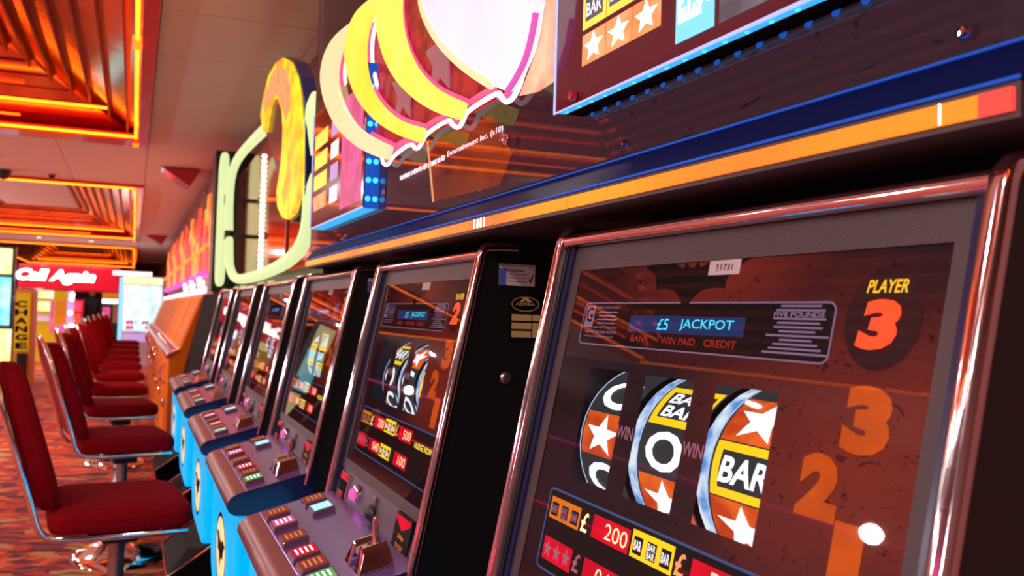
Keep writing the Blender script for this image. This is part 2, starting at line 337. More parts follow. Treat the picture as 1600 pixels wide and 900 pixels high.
for j in range(0, 36):
    y = 2.69 + 0.598 * j - 0.6
    for i in range(-5, 2):
        x = 0.062 + 0.72 * i
        x0, x1, y0, y1 = x, x + 0.72, y, y + 0.598
        hit = any(x0 < c[2] - 0.02 and x1 > c[0] + 0.02 and y0 < c[3] - 0.02 and y1 > c[1] + 0.02 for c in COF)
        if hit:
            for c in COF:                     # trimmed tiles along a coffer's end
                if x0 < c[2] and x1 > c[0] and y0 < c[3] < y1 and y1 - c[3] > 0.08:
                    o = part('ceiling_tile', tile_me, ceiling); o.location = (x, c[3] + 0.005, H); o.scale = (1, (y1 - c[3] - 0.005) / 0.598, 1); nt_ += 1
                if x0 < c[2] and x1 > c[0] and y0 < c[1] < y1 and c[1] - y0 > 0.08:
                    o = part('ceiling_tile', tile_me, ceiling); o.location = (x, y, H); o.scale = (1, (c[1] - y0 - 0.005) / 0.598, 1); nt_ += 1
            continue
        o = part('ceiling_tile', tile_me, ceiling); o.location = (x, y, H); nt_ += 1
        if x1 > 0.84: o.scale = ((0.84 - x) / 0.72, 1, 1)

for z, m, lb in ((2.15, 'neon_magenta', 'long magenta glowing line added high on the unseen left wall for reflections'), (0.95, 'neon_red', 'long red glowing line added low on the unseen left wall for reflections')):  # unseen glowing lines, added so chrome and glass have something to reflect
    tag(MB().tube([(-6.97, -3, z), (-6.97, 28, z)], .02, 8, smooth=0).put('reflection_line', m), lb, 'light')
def coffer(c, label):
    x0, y0, x1, y1 = c
    r = root('neon_ceiling_coffer', ((x0 + x1) / 2, (y0 + y1) / 2, H), label, 'ceiling light', 'red neon ceiling coffers')
    cx, cy = r.location.x, r.location.y
    def q(name, mb, m, **k): return mb.map(lambda x, y, z: (x - cx, y - cy, z)).put(name, m, r, **k)
    fr = MB(); w_ = 0.075
    for a, b in (((x0, y0), (x1, y0 + w_)), ((x0, y1 - .22), (x1, y1)), ((x0, y0 + w_), (x0 + w_, y1 - .22)), ((x1 - w_, y0 + w_), (x1, y1 - .22))):
        fr.box((a[0], a[1], -0.03), (b[0], b[1], 0.03))
    q('frame', fr, 'red_paint', bevel=0.004)
    D, Z = 1.06, 0.40
    def sl(o): return 0.02 + Z * o / D
    A = [(x0 + w_, y0 + w_), (x1 - w_, y0 + w_), (x1 - w_, y1 - w_), (x0 + w_, y1 - w_)]
    B = [(x0 + D, y0 + D), (x1 - D, y0 + D), (x1 - D, y1 - D), (x0 + D, y1 - D)]
    for i in range(4):
        j = (i + 1) % 4
        mb = MB().add([(*A[i], 0.03), (*A[j], 0.03), (*B[j], sl(D)), (*B[i], sl(D)), (*A[i], 0.06), (*A[j], 0.06), (*B[j], sl(D) + .03), (*B[i], sl(D) + .03)],
                      [(0, 1, 2, 3), (7, 6, 5, 4), (0, 4, 5, 1), (1, 5, 6, 2), (2, 6, 7, 3), (3, 7, 4, 0)])
        q('mirror_panel', mb, 'gold_mirror')
    q('inner_panel', MB().box((B[0][0], B[0][1], sl(D)), (B[2][0], B[2][1], sl(D) + 0.03)), 'tile_white')
    nf = 8
    for k in range(nf):
        o = 0.16 + (D - 0.16) * k / (nf - 1); z = sl(o)
        for side in range(4):
            mb = MB()
            if side == 0: mb.box((x1 - o - .006, y0 + o, z - 0.05), (x1 - o + .006, y1 - o, z + 0.01))
            if side == 1: mb.box((x0 + o - .006, y0 + o, z - 0.05), (x0 + o + .006, y1 - o, z + 0.01))
            if side == 2: mb.box((x0 + o, y1 - o - .006, z - 0.015), (x1 - o, y1 - o + .006, z + 0.01))
            if side == 3: mb.box((x0 + o, y0 + o - .006, z - 0.015), (x1 - o, y0 + o + .006, z + 0.01))
            q('fin', mb, 'fin_red')
    def tb(pts, m, rr=0.011): q('neon_tube', MB().tube([(a, b, z) for a, b, z in pts], rr, 8, smooth=0), m, smooth=True)
    L_ = y1 - y0
    # right side: two staggered runs, then far side: three runs, and the left side
    for i in range(3):
        a = y0 + 0.15 + (L_ - 0.3) * i / 3; b = y0 + 0.15 + (L_ - 0.3) * (i + 1) / 3 - 0.04
        tb([(x1 - 0.095, a, -0.01), (x1 - 0.095, b, -0.01)], 'neon_yellow')
        tb([(x0 + 0.055, a, -0.035), (x0 + 0.055, b, -0.035)], 'neon_yellow')
    tb([(x1 - 0.045, y0 + 0.3, -0.04), (x1 - 0.045, y1 - L_ * 0.42, -0.04)], 'neon_orange', 0.007)
    tb([(x0 + 0.1, y1 - 0.26, -0.01), (x1 - 0.10, y1 - 0.26, -0.01)], 'neon_yellow')
    tb([(x0 + 0.3, y1 - 0.62, 0.10), (x1 - 0.3, y1 - 0.62, 0.10)], 'neon_yellow', 0.010)
    tb([(x0 + 0.5, y1 - 0.46, 0.03), (x1 - 0.9, y1 - 0.46, 0.03)], 'neon_orange', 0.008)
    tb([(x0 + 0.1, y0 + 0.05, -0.035), (x1 - 0.1, y0 + 0.05, -0.035)], 'neon_yellow')
    for yy in (y1 - 0.12, y0 + 0.1, y0 + L_ / 3 + 0.02, y0 + 2 * L_ / 3):
        q('end_cap', MB().lathe([(0, -0.03), (0.022, -0.03), (0.022, 0.03), (0, 0.03)], (x1 - 0.095, yy + 0.02, -0.02), 10), 'neon_orange')
    return r
coffer(COF[0], 'nearest large recessed ceiling coffer of red fins and yellow neon tubes')
coffer(COF[1], 'second recessed ceiling coffer with red fins and neon, middle of the aisle')
coffer(COF[2], 'farthest small red neon ceiling coffer above the call again sign')

dl = MB().lathe([(0, 0), (0.062, 0)], (0, 0, -0.004), 20).data('lens'); dl.materials.append(M['white_light'])
rimm = MB().lathe([(0.062, 0), (0.064, -0.008), (0.085, -0.006), (0.088, 0.001)], (0, 0, 0), 24).data('rim', smooth=True); rimm.materials.append(M['dull_steel'])
for i, (x, y) in enumerate(DOWN):
    r = root('ceiling_downlight', (x, y, H), 'round white recessed downlight in the pale ceiling over the aisle', 'ceiling light', 'round recessed downlights')
    part('lens', dl, r); part('rim', rimm, r)
for x, y, s, lb in ((-1.31, 7.95, 1.0, 'black dome camera on the ceiling at the left edge, before the second coffer'),
                    (-0.86, 8.0, 0.45, 'tiny black dome sensor on the ceiling beside the second coffer')):
    r = root('dome_camera', (x, y, H), lb, 'camera')
    MB().lathe([(0, -0.10 * s), (0.05 * s, -0.085 * s), (0.075 * s, -0.04 * s), (0.08 * s, -0.012)], n=18).put('dome', 'black_paint', r, smooth=True)
    MB().lathe([(0.08 * s, -0.014), (0.10 * s, -0.012), (0.10 * s, 0.0)], n=18).put('mount', 'dull_steel', r)
for (u0, v0), yy, lb in (((257, 265), 7.0, 'large red triangular wedge bracket under the ceiling by the flame toppers'), ((232, 388), 14.0, 'small far red triangular wedge bracket near the ceiling')):
    mb = MB().loft([(0.20, yy, H - 0.012), (0.56, yy, H - 0.012), (0.46, yy, H - 0.17)], [(0.20, yy + .3, H - 0.012), (0.56, yy + .3, H - 0.012), (0.46, yy + .3, H - 0.17)])
    tag(mb.put('wedge_bracket', 'red_lacquer'), lb, 'bracket')

# ---------------------------------------------------------------- reel machine (local: x into the wall, -y towards the camera, origin on the floor under its far top corner)
K = 0.205; NRM = math.sqrt(1 + K * K); ZT = EYE + 0.113; W = 0.522; DEP = 0.245
def F(s, t, off=0.0):
    return (-(K * t + off) / NRM, -s, ZT + (-t + K * off) / NRM)
REEL_L = (0.0545, 0.162, 0.268); RW = 0.082; RR = 0.10; RT = 0.246; RD = -0.045
WIN = ((0.097, 0.167), (0.196, 0.267), (0.296, 0.366)); WT = (0.17, 0.302); GS = (0.038, 0.489); GT = (0.047, 0.447)
def Fr(s, t, off=0.0):           # on the drum surface
    a = (t - RT) / RR
    return F(s, RT + (RR + off) * math.sin(a), RD - RR + (RR + off) * math.cos(a))
def bat(cx, cy, w_, h_):         # plain bat-shaped outline
    half = [(0, 0.62), (0.06, 0.34), (0.12, 0.18), (0.22, 0.12), (0.33, 0.14), (0.33, -0.02), (0.36, -0.18), (0.5, -0.42), (0.22, -0.5), (0.12, -0.34), (0.075, -0.3), (0.055, -0.46), (0.03, -0.32), (0, -0.3)]
    pts = half + [(-x, y) for x, y in half[::-1][1:-1]]
    return [(cx + x * w_, cy + y * h_) for x, y in pts]
SYM = {1: ['CSC', 'DOS', 'SBS'], 2: ['BOC', 'SCO', 'CBS'], 3: ['BYB', 'YBY', 'YYB'], 4: ['COB', 'OCS', 'SOC'], 5: ['SCO', 'COS', 'OBC'], 6: ['OSC', 'CBO', 'SOC']}
def machine(idx, y_left, width, label):
    r = root('slot_machine', (0.56, y_left, 0), label, 'slot machine', 'black slot machines in the near row'); r.scale = (1, width / W, 1)
    # cabinet: back body and two cheeks that lean with the face
    body = [(-0.11, 0), (DEP, 0), (DEP, ZT + 0.004), (0.03, ZT + 0.004)] + [(F(0, t, -0.19)[0], F(0, t, -0.19)[2]) for t in (0.02, 0.5)] + [(-0.11, 0.80)]
    bm_ = MB().prism_y([(0.225, 0.0), (DEP, 0), (DEP, ZT - 0.01), (0.225, ZT - 0.01)], -W, 0)
    bm_.prism_y([(-0.11, 0.0), (0.225, 0), (0.225, 0.84), (-0.11, 0.84)], -W + 0.012, -0.012)
    bm_.put('cabinet', 'black_paint', r)
    def cheek(s):
        pr = [(DEP, 0.3), (DEP, ZT + 0.005), (0.03, ZT + 0.005), (0.008, ZT - 0.002)]
        pr += [(F(0, t)[0], F(0, t)[2]) for t in (0.02, 0.57)] + [(-0.10, 0.3)]
        MB().prism_y(pr, -s - 0.006, -s + 0.006).put('side_panel', 'black_paint', r, bevel=0.001)
    cheek(0.006); cheek(W - 0.006)
    # inner cheeks, bezel, lower panel
    for a, b in ((0.012, 0.02), (W - 0.02, W - 0.012)):
        q = MB(); q.loft([F(a, 0.012, -0.004), F(b, 0.012, -0.004), F(b, 0.55, -0.004), F(a, 0.55, -0.004)], [F(a, 0.012, -0.03), F(b, 0.012, -0.03), F(b, 0.55, -0.03), F(a, 0.55, -0.03)])
        q.put('inner_cheek', 'navy_plastic', r)
    bz = MB()
    for a, b, c, d in ((0.018, 0.012, W - 0.018, GT[0]), (0.018, GT[0], GS[0], GT[1]), (GS[1], GT[0], W - 0.018, GT[1]), (0.018, GT[1], W - 0.018, GT[1] + 0.022)):
        bz.loft([F(a, b, -0.008), F(c, b, -0.008), F(c, d, -0.008), F(a, d, -0.008)], [F(a, b, -0.03), F(c, b, -0.03), F(c, d, -0.03), F(a, d, -0.03)])
    bz.put('bezel', 'bezel_grey', r)
    lp = MB(); a, b, c, d = 0.018, GT[1] + 0.022, W - 0.018, 0.56
    lp.loft([F(a, b, -0.012), F(c, b, -0.012), F(c, d, -0.004), F(a, d, -0.004)], [F(a, b, -0.03), F(c, b, -0.03), F(c, d, -0.03), F(a, d, -0.03)]); lp.put('coin_panel', 'panel_grey', r, bevel=0.001)
    # chrome bars
    for s in (0.0, W):
        pts = [(0.06, -s, ZT + 0.006), (0.018, -s, ZT + 0.006), F(s, 0.0, 0.004), F(s, 0.03, 0.004), F(s, 0.3, 0.004), F(s, 0.565, 0.004)]
        MB().tube(pts, 0.0085, 12).put('chrome_bar', 'chrome', r, smooth=True)
    MB().tube([F(0.006, 0.008, 0.0), F(W - 0.006, 0.008, 0.0)], 0.0085, 12, smooth=0).put('chrome_bar', 'chrome', r, smooth=True)
    # artwork glass with three windows
    art = P2(); e = [GS[0]] + [x for w_ in WIN for x in w_] + [GS[1]]
    art.rect(GS[0], GT[0], GS[1], WT[0]); art.rect(GS[0], WT[1], GS[1], GT[1])
    for i in range(0, len(e), 2): art.rect(e[i], WT[0], e[i + 1], WT[1])
    ap = art.put(F, 'art_panel', 'glass_art', r, -0.0105)
    u = ap.data.uv_layers.new(name='UVMap')
    for l in ap.data.loops:
        s, t = art.v[l.vertex_index]; u.data[l.index].uv = (s / W, 1 - t / 0.45)
    def pr(p, name, m, off=-0.0100, par=ap): return p.put(F, name, m, par, off)
    big = idx <= 2
    # inside of the reel case
    ins = MB()
    for a, b, c, d in ((GS[0], 0.09, GS[1], 0.10), (GS[0], 0.40, GS[1], 0.41)): ins.loft([F(a, b, -0.02), F(c, b, -0.02), F(c, d, -0.02), F(a, d, -0.02)], [F(a, b, -0.2), F(c, b, -0.2), F(c, d, -0.2), F(a, d, -0.2)])
    ins.put('reel_case', 'black_recess', r)
    for i in range(3):
        l0 = REEL_L[i]; N_ = 12; amax = 1.05
        rl = MB(); A = []; B = []
        for k in range(N_ + 1):
            t = RT + RR * (-amax + 2 * amax * k / N_); A.append(Fr(l0, t)); B.append(Fr(l0 + RW, t))
        for k in range(N_): rl.add([A[k], A[k + 1], B[k + 1], B[k]], [(0, 1, 2, 3)])
        reel = rl.put('reel', 'symbol_black', r, smooth=True)
        sd = MB(); C_ = F(l0, RT, RD - RR)
        inn = [tuple(Vector(C_).lerp(Vector(p), 0.72)) for p in A]
        for k in range(N_): sd.add([A[k], A[k + 1], inn[k + 1], inn[k]], [(0, 1, 2, 3)])
        sd.put('reel_side', 'reel_blue', reel)
        if i:
            Lb = [Fr(l0 - 0.017, RT + RR * (-amax + 2 * amax * k / N_), -0.002) for k in range(N_ + 1)]; sd = MB()
            for k in range(N_): sd.add([A[k], A[k + 1], Lb[k + 1], Lb[k]], [(0, 1, 2, 3)])
            sd.put('blue_band', 'reel_blue', reel)
        MB().tube(A, 0.0009, 5, smooth=0).put('reel_rim', 'reel_rim', reel)
        cx = l0 + RW / 2
        for k, ch in enumerate(SYM[idx][i]):
            cy = RT + (k - 1) * 0.0545
            if ch in 'SDB' or ch == 'Y':
                bgm = {'S': 'symbol_orange', 'D': 'symbol_yellow', 'B': 'symbol_yellow', 'Y': 'symbol_yellow'}[ch]
                P2().rect(l0 + 0.004, cy - 0.0265, l0 + RW - 0.002, cy + 0.0265).cut(0.006).put(Fr, 'symbol_field', bgm, reel, 0.0004)
            if ch == 'S': P2().star(cx, cy + 0.001, 0.026, 0.05, 1.25).cut(0.006).put(Fr, 'star_symbol', 'symbol_white', reel, 0.0010)
            if ch in 'CO': P2().text(ch, cx, cy, 0.056, 0.044, 0.03).cut(0.006).put(Fr, 'letter_symbol', 'symbol_white', reel, 0.0010)
            if ch in 'BD':
                P2().rect(l0 + 0.013, cy - 0.018, l0 + RW - 0.006, cy + 0.018).cut(0.006).put(Fr, 'bar_field', 'symbol_black', reel, 0.0007)
                p = P2()
                if ch == 'B': p.text('BAR', cx + 0.003, cy, 0.058, 0.026, 0.03, 0.15)
                else: p.text('BAR', cx + 0.003, cy - 0.009, 0.052, 0.015, 0.03, 0.2); p.text('BAR', cx + 0.003, cy + 0.009, 0.052, 0.015, 0.03, 0.2)
                p.cut(0.006).put(Fr, 'bar_lettering', 'symbol_white', reel, 0.0010)
            if ch == 'Y': P2().ellipse(cx, cy, 0.024, 0.017).cut(0.006).put(Fr, 'round_symbol', 'art_cyan', reel, 0.0010)
    for wx in (0.1805, 0.2815): pr(P2().text('WIN', wx, 0.236, 0.027, 0.014, 0.02), 'win_lettering', 'print_pink')
    # top display panel
    pr(P2().ring(0.061, 0.0895, 0.406, 0.1425, 0.008, 0.0016), 'display_outline', 'print_lilac')
    pr(P2().rect(0.0625, 0.0905, 0.4045, 0.1415), 'display_field', 'ink_black', -0.0104)
    dp = pr(P2().rect(0.152, 0.1045, 0.316, 0.1235), 'display', 'display_blue', -0.0102)
    pr(P2().text('£5', 0.2075, 0.114, 0.0165, 0.0125, 0.005), 'display_text', 'cyan_text', -0.0096)
    pr(P2().text('JACKPOT', 0.268, 0.114, 0.071, 0.0125, 0.005), 'display_text', 'cyan_text', -0.0096)
    pr(P2().text('BANK', 0.175, 0.1312, 0.031, 0.0075, 0.02).text('WIN PAID', 0.233, 0.1312, 0.05, 0.0075, 0.02).text('CREDIT', 0.290, 0.1312, 0.041, 0.0075, 0.02), 'display_caption', 'print_red_dim')
    p = P2().rect(0.0655, 0.0935, 0.083, 0.121); pr(p, 'info_badge', 'print_lilac', -0.0102)
    pr(P2().text('G', 0.0743, 0.105, 0.013, 0.019, 0.02), 'badge_letter', 'ink_black', -0.0098)
    p = P2().text('GAMBLE RESPONSIBLY', 0.108, 0.0960, 0.046, 0.0028, 0.01).text('GAMCARE UK HELPLINE', 0.108, 0.1205, 0.046, 0.0028, 0.01).text('FREEPHONE 0808 8020133', 0.101, 0.1262, 0.060, 0.0032, 0.01)
    p.text('www.gambleaware.co.uk', 0.099, 0.1318, 0.056, 0.0034, 0.01)
    for k in range(4): p.rect(0.090 + 0.003 * (k % 2), 0.1008 + 0.0045 * k, 0.128 - 0.003 * (k % 2), 0.1024 + 0.0045 * k)
    pr(p, 'info_text', 'print_lilac')
    p = P2().text('FIVE POUNDS', 0.371, 0.1010, 0.050, 0.0048, 0.03)
    for k, hw in enumerate((0.02, 0.024, 0, 0.026, 0.021, 0.024, 0.018, 0.031, 0.016, 0.022, 0.026, 0.032)):
        if hw: p.rect(0.372 - hw, 0.0925 + 0.0038 * k, 0.372 + hw, 0.0943 + 0.0038 * k)
    pr(p, 'info_text', 'print_lilac')
    pr(P2().poly(bat(0.234, 0.0685, 0.150, 0.052)), 'bat_emblem', 'ink_black', -0.0099)
    st = MB().loft([F(0.2588, .0470, -.0094), F(0.2985, .0470, -.0094), F(0.2985, .0622, -.0094), F(0.2588, .0622, -.0094)], [F(0.2588, .0470, -.0102), F(0.2985, .0470, -.0102), F(0.2985, .0622, -.0102), F(0.2588, .0622, -.0102)]).put('number_sticker', 'label_white', r)
    if idx == 1: P2().text('51731', 0.2787, 0.0546, 0.021, 0.0065, 0.0).put(F, 'sticker_number', 'ink_black', st, -0.0090)
    # player ladder
    pr(P2().ellipse(0.4445, 0.104, 0.030, 0.040), 'lamp_disc', 'disc_print', -0.0102)
    pr(P2().text('PLAYER', 0.4453, 0.0777, 0.032, 0.0105, 0.015, 0.15), 'player_lettering', 'print_yellow')
    num = {1: '3', 2: '2', 3: '1', 4: '3', 5: '2', 6: '1'}[idx]
    pr(P2().text(num, 0.443, 0.108, 0.030, 0.040, 0.06, 0.12), 'player_number', 'print_red_lit')
    for ch, cx, cy, ww, hh in (('3', 0.446, 0.182, 0.037, 0.053), ('2', 0.4165, 0.238, 0.035, 0.051), ('1', 0.447, 0.286, 0.024, 0.053)):
        pr(P2().text(ch, cx, cy, ww, hh, 0.07, 0.0), 'ladder_number', 'print_orange')
    # prize rows
    pr(P2().ring(0.067, 0.3215, 0.49, 0.4185, 0.008, 0.0026), 'prize_outline', 'blue_line')
    pr(P2().rect(0.0695, 0.324, 0.487, 0.416), 'prize_field', 'ink_black', -0.0103)
    def barbox(a, b, c, d, m):
        pr(P2().rect(a, b, c, d), 'bar_box', m, -0.0100); q = P2(); q2 = P2(); n = 3; ww = (c - a) / n
        for k in range(n):
            q.rect(a + ww * k + ww * .16, b + .006, a + ww * (k + 1) - ww * .16, d - .004)
            if k == 1: q2.text('BAR', a + ww * (k + .5), b + .011, ww * .55, .007, .02); q2.text('BAR', a + ww * (k + .5), b + .019, ww * .55, .007, .02)
            else: q2.text('BAR', a + ww * (k + .5), (b + d) / 2 + .001, ww * .55, .010, .02)
        pr(q, 'bar_field', 'ink_black', -0.0098); pr(q2, 'bar_lettering', 'symbol_white' if m == 'symbol_yellow' else 'print_lilac', -0.0095)
    barbox(0.074, 0.3315, 0.134, 0.357, 'amber_box'); barbox(0.2236, 0.328, 0.2837, 0.3555, 'symbol_yellow')
    pr(P2().text('£', 0.1437, 0.3448, 0.0125, 0.022, 0.02), 'pound_sign', 'led_digit'); pr(P2().text('£', 0.2927, 0.342, 0.0125, 0.022, 0.02), 'pound_sign', 'art_orange')
    for a, b, tx, ty in ((0.158, 0.2205, '200', 0.3435), (0.3067, 0.372, '500', 0.3435), (0.156, 0.2205, '040', 0.392), (0.3067, 0.372, '100', 0.392)):
        pr(P2().rect(a, ty - 0.0125, b, ty + 0.0125), 'led_window', 'led_red')
        pr(P2().text(tx, a + 0.041, ty, 0.037, 0.017, 0.0), 'led_digits', 'led_digit', -0.0096)
    pr(P2().rect(0.0757, 0.379, 0.133, 0.4055), 'star_field', 'led_red'); q = P2()
    for k in range(3): q.star(0.085 + 0.019 * k, 0.3925, 0.0115, 0.0, 0.75)
    pr(q, 'star_symbols', 'star_grey', -0.0096); pr(P2().text('£', 0.1425, 0.391, 0.0125, 0.021, 0.02), 'pound_sign', 'star_grey')
    barbox(0.2236, 0.379, 0.2837, 0.4045, 'symbol_yellow'); pr(P2().text('NUDGE NOW', 0.430, 0.352, 0.080, 0.011, 0.02), 'nudge_lettering', 'art_yellow')
    # pane of glass over everything
    P2().rect(GS[0], GT[0], GS[1], GT[1]).put(F, 'glass_pane', 'glass', r, -0.0084)
    # coin panel fittings
    def blk(name, m, a, b, c, d, o1, par=r, bev=0.0015):
        return MB().loft([F(a, b, o1), F(c, b, o1), F(c, d, o1), F(a, d, o1)], [F(a, b, -.013), F(c, b, -.013), F(c, d, -.013), F(a, d, -.013)]).put(name, m, par, bevel=bev)
    cu_ = blk('coin_cup', 'chrome', 0.040, 0.475, 0.095, 0.540, -0.004); blk('cup_hole', 'black_recess', 0.046, 0.492, 0.089, 0.532, -0.002, cu_, 0); blk('cup_light', 'led_red', 0.046, 0.478, 0.089, 0.488, -0.002, cu_, 0); blk('cup_lip', 'fin_red', 0.050, 0.515, 0.085, 0.530, 0.001, cu_)
    cen = Vector(F(0.160, 0.500, -0.008))
    for rr_, h_, m_, nm in ((0.020, 0.008, 'chrome', 'round_button'), (0.013, 0.016, 'magenta_glow', 'button_lamp')):
        b_ = MB().lathe([(0, h_), (rr_ * .8, h_), (rr_, h_ * .6), (rr_, -0.003)], n=18, axis='x').map(lambda x, y, z: (-x, y, z)); b_.xf(Matrix.Translation(cen)); b_.put(nm, m_, r, smooth=True)
    blk('lock_plate', 'dull_steel', 0.262, 0.478, 0.276, 0.545, -0.004)
    cen = Vector(F(0.268, 0.512, -0.004)); MB().lathe([(0, 0.012), (0.010, 0.010), (0.019, 0.0), (0.019, -0.004)], n=18, axis='x').map(lambda x, y, z: (-x, y, z)).xf(Matrix.Translation(cen)).put('lock_knob', 'black_paint', r, smooth=True)
    lb_ = blk('rule_plate', 'ink_black', 0.395, 0.470, 0.470, 0.552, -0.004); P2().poly([(0.399, 0.474), (0.466, 0.474), (0.466, 0.482), (0.4325, 0.497), (0.399, 0.482)]).put(F, 'plate_flash', 'led_red', lb_, -0.0035)
    P2().text('20p', 0.4325, 0.508, 0.030, 0.009, 0.02).text('TO PLAY', 0.4325, 0.524, 0.036, 0.008, 0.02).put(F, 'plate_lettering', 'amber_box', lb_, -0.0035)
    # deck
    def Z(z): return z + EYE
    dx = -0.56
    top_b, top_f = (0.462, Z(-0.405)), (0.268, Z(-0.458))
    MB().prism_y([(a + dx, b) for a, b in (top_b, (0.290, Z(-.452)), (0.290, Z(-.512)), (0.462, Z(-.468)))], -W, 0).put('button_deck', 'deck_metal', r, bevel=0.002)
    nose = [(0.2898, Z(-.4522)), (0.268, Z(-.4585)), (0.254, Z(-.466)), (0.245, Z(-.478)), (0.243, Z(-.492)), (0.250, Z(-.504)), (0.264, Z(-.511)), (0.2898, Z(-.512))]
    MB().prism_y([(a + dx, b) for a, b in nose], -W, 0).put('deck_nose', 'deck_nose', r, smooth=True)
    for s in (-0.001, W + 0.001):
        MB().prism_y([(a + dx, b) for a, b in nose[:-1] + [(0.264, Z(-.5115)), (0.30, Z(-.5125)), (0.462, Z(-.468)), top_b]], -s - .0015, -s + .0015).put('deck_side', 'navy_plastic', r)
    sl = (top_b[1] - top_f[1]) / (top_b[0] - top_f[0])
    def D(x, s, h=0.0): return (x + dx, -s, top_f[1] + (x - 0.268) * sl + h)
    def dbutton(x, s, m, lx=0.052, ly=0.052):
        b = MB()
        A = [D(x - lx / 2, s - ly / 2, -0.002), D(x + lx / 2, s - ly / 2, -0.002), D(x + lx / 2, s + ly / 2, -0.002), D(x - lx / 2, s + ly / 2, -0.002)]
        C = [D(x - lx / 2 + .002, s - ly / 2 + .002, 0.011), D(x + lx / 2 - .002, s - ly / 2 + .002, 0.011), D(x + lx / 2 - .002, s + ly / 2 - .002, 0.011), D(x - lx / 2 + .002, s + ly / 2 - .002, 0.011)]
        b = b.loft(A, C).put('button', 'button_plastic', r, bevel=0.002)
        c = MB(); i = .005
        c.add([D(x - lx / 2 + i, s - ly / 2 + i, .0114), D(x + lx / 2 - i, s - ly / 2 + i, .0114), D(x + lx / 2 - i, s + ly / 2 - i, .0114), D(x - lx / 2 + i, s + ly / 2 - i, .0114)], [(0, 1, 2, 3)])
        c.put('button_cap', m, b)
        c = MB()
        for k in range(4):
            xx = x - lx / 2 + 0.010 + 0.009 * k
            c.add([D(xx, s - ly / 2 + .012, .0117), D(xx + .004, s - ly / 2 + .012, .0117), D(xx + .004, s + ly / 2 - .012, .0117), D(xx, s + ly / 2 - .012, .0117)], [(0, 1, 2, 3)])
        c.put('button_legend', 'symbol_white' if m != 'fin_red' else 'label_gold', b)
    for s, m in BUT: dbutton(0.318, s, m)
    dbutton(0.402, 0.050, 'fin_red', 0.050, 0.052); dbutton(0.402, 0.118, 'art_cyan', 0.050, 0.052)
    # chrome coin chute with post, near corner of the deck
    c0 = 0.405; ch = MB()
    for s0, sgn in ((0.415, 1), (0.470, -1)):
        ch.loft([D(c0 - .035, s0 - .014, 0), D(c0 + .03, s0 - .014, 0), D(c0 + .03, s0 + .014, 0), D(c0 - .035, s0 + .014, 0)],
                [D(c0 - .022, s0 - .006 + .006 * sgn, .036), D(c0 + .022, s0 - .006 + .006 * sgn, .036), D(c0 + .022, s0 + .006 + .006 * sgn, .030), D(c0 - .022, s0 + .006 + .006 * sgn, .030)])
    ch.loft([D(c0 - .01, .425, .004), D(c0 + .02, .425, .004), D(c0 + .02, .462, .004), D(c0 - .01, .462, .004)], [D(c0 - .004, .428, .022), D(c0 + .015, .428, .022), D(c0 + .015, .459, .022), D(c0 - .004, .459, .022)])
    cht = ch.put('coin_chute', 'chrome', r, bevel=0.0025)
    MB().lathe([(0, 0.062), (0.0045, 0.061), (0.0055, 0.057), (0.0048, 0), (0.0048, -0.01)], D(c0 + .012, .430, .008), 12).put('chute_post', 'chrome', cht, smooth=True)
    # belly, badge and kick box
    ya, yb, zb_, zt_, rc = -W + 0.004, -0.004, Z(-.85), Z(-.5135), 0.13
    ol_ = [(yb, zt_), (ya, zt_)] + [(ya + rc - rc * math.cos(PI / 2 * q / 7), zb_ + rc - rc * math.sin(PI / 2 * q / 7)) for q in range(8)] + [(yb - rc + rc * math.sin(PI / 2 * q / 7), zb_ + rc - rc * math.cos(PI / 2 * q / 7)) for q in range(8)]
    bel = MB().prism_x(ol_, 0.270 + dx, 0.45 + dx).put('lit_belly', 'cyan_belly', r, bevel=0.012)
    def Bf(s, t, off=0.0): return (0.270 + dx - off, -s, EYE - t)
    bc = (W / 2, 0.685)
    ri = P2().ering(bc[0], bc[1], 0.104, 0.104, 0.012, 40).cut(0.01).put(Bf, 'badge_rim', 'chrome', bel, 0.0022)
    P2().ellipse(bc[0], bc[1], 0.094, 0.094, 36).cut(0.01).put(Bf, 'badge', 'badge_cream', bel, 0.0018)
    P2().poly(bat(bc[0], bc[1], 0.17, 0.085)).cut(0.01).put(Bf, 'badge_bat', 'ink_black', bel, 0.0030)
    tr = MB().prism_y([(a + dx, b) for a, b in ((0.16, 0.40), (0.40, 0.56), (0.40, 0.0), (0.30, 0), (0.30, 0.30), (0.18, 0.30))], -W + 0.09, -0.09).put('coin_tray', 'black_tray', r, bevel=0.008)
    MB().tube([(0.40 + dx, -0.088, 0.562), (0.16 + dx, -0.088, 0.402), (0.155 + dx, -0.1, 0.395), (0.155 + dx, -W + 0.1, 0.395), (0.16 + dx, -W + 0.088, 0.402), (0.40 + dx, -W + 0.088, 0.562)], 0.004, 8).put('tray_trim', 'chrome', tr, smooth=True)
    # left... right side fittings: test label, maker's plate, lock  (on the near side panel)
    ys_ = -W - 0.0005
    def Sf(a, z, off=0.0): return (a, ys_ - off, ZT - z)
    if idx in (2, 3):
        lb = MB().loft([Sf(.028, .022, 0), Sf(.095, .022, 0), Sf(.095, .058, 0), Sf(.028, .058, 0)], [Sf(.028, .022, .0008), Sf(.095, .022, .0008), Sf(.095, .058, .0008), Sf(.028, .058, .0008)]).put('test_label', 'label_white', r)
        P2().rect(.028, .030, .041, .058).put(Sf, 'label_stripe', 'label_blue', lb, .001)
        q = P2().text('ELECTRICAL SAFETY TEST', .061, .0245, .062, .003, .01).text('PASSED', .058, .0325, .034, .0035, .02)
        for k in range(3): q.rect(.043, .0385 + .006 * k, .080, .0393 + .006 * k)
        q.poly([(.083, .044), (.086, .047), (.091, .037), (.0925, .0375), (.087, .052), (.085, .052)]); q.put(Sf, 'label_print', 'ink_black', lb, .0012)
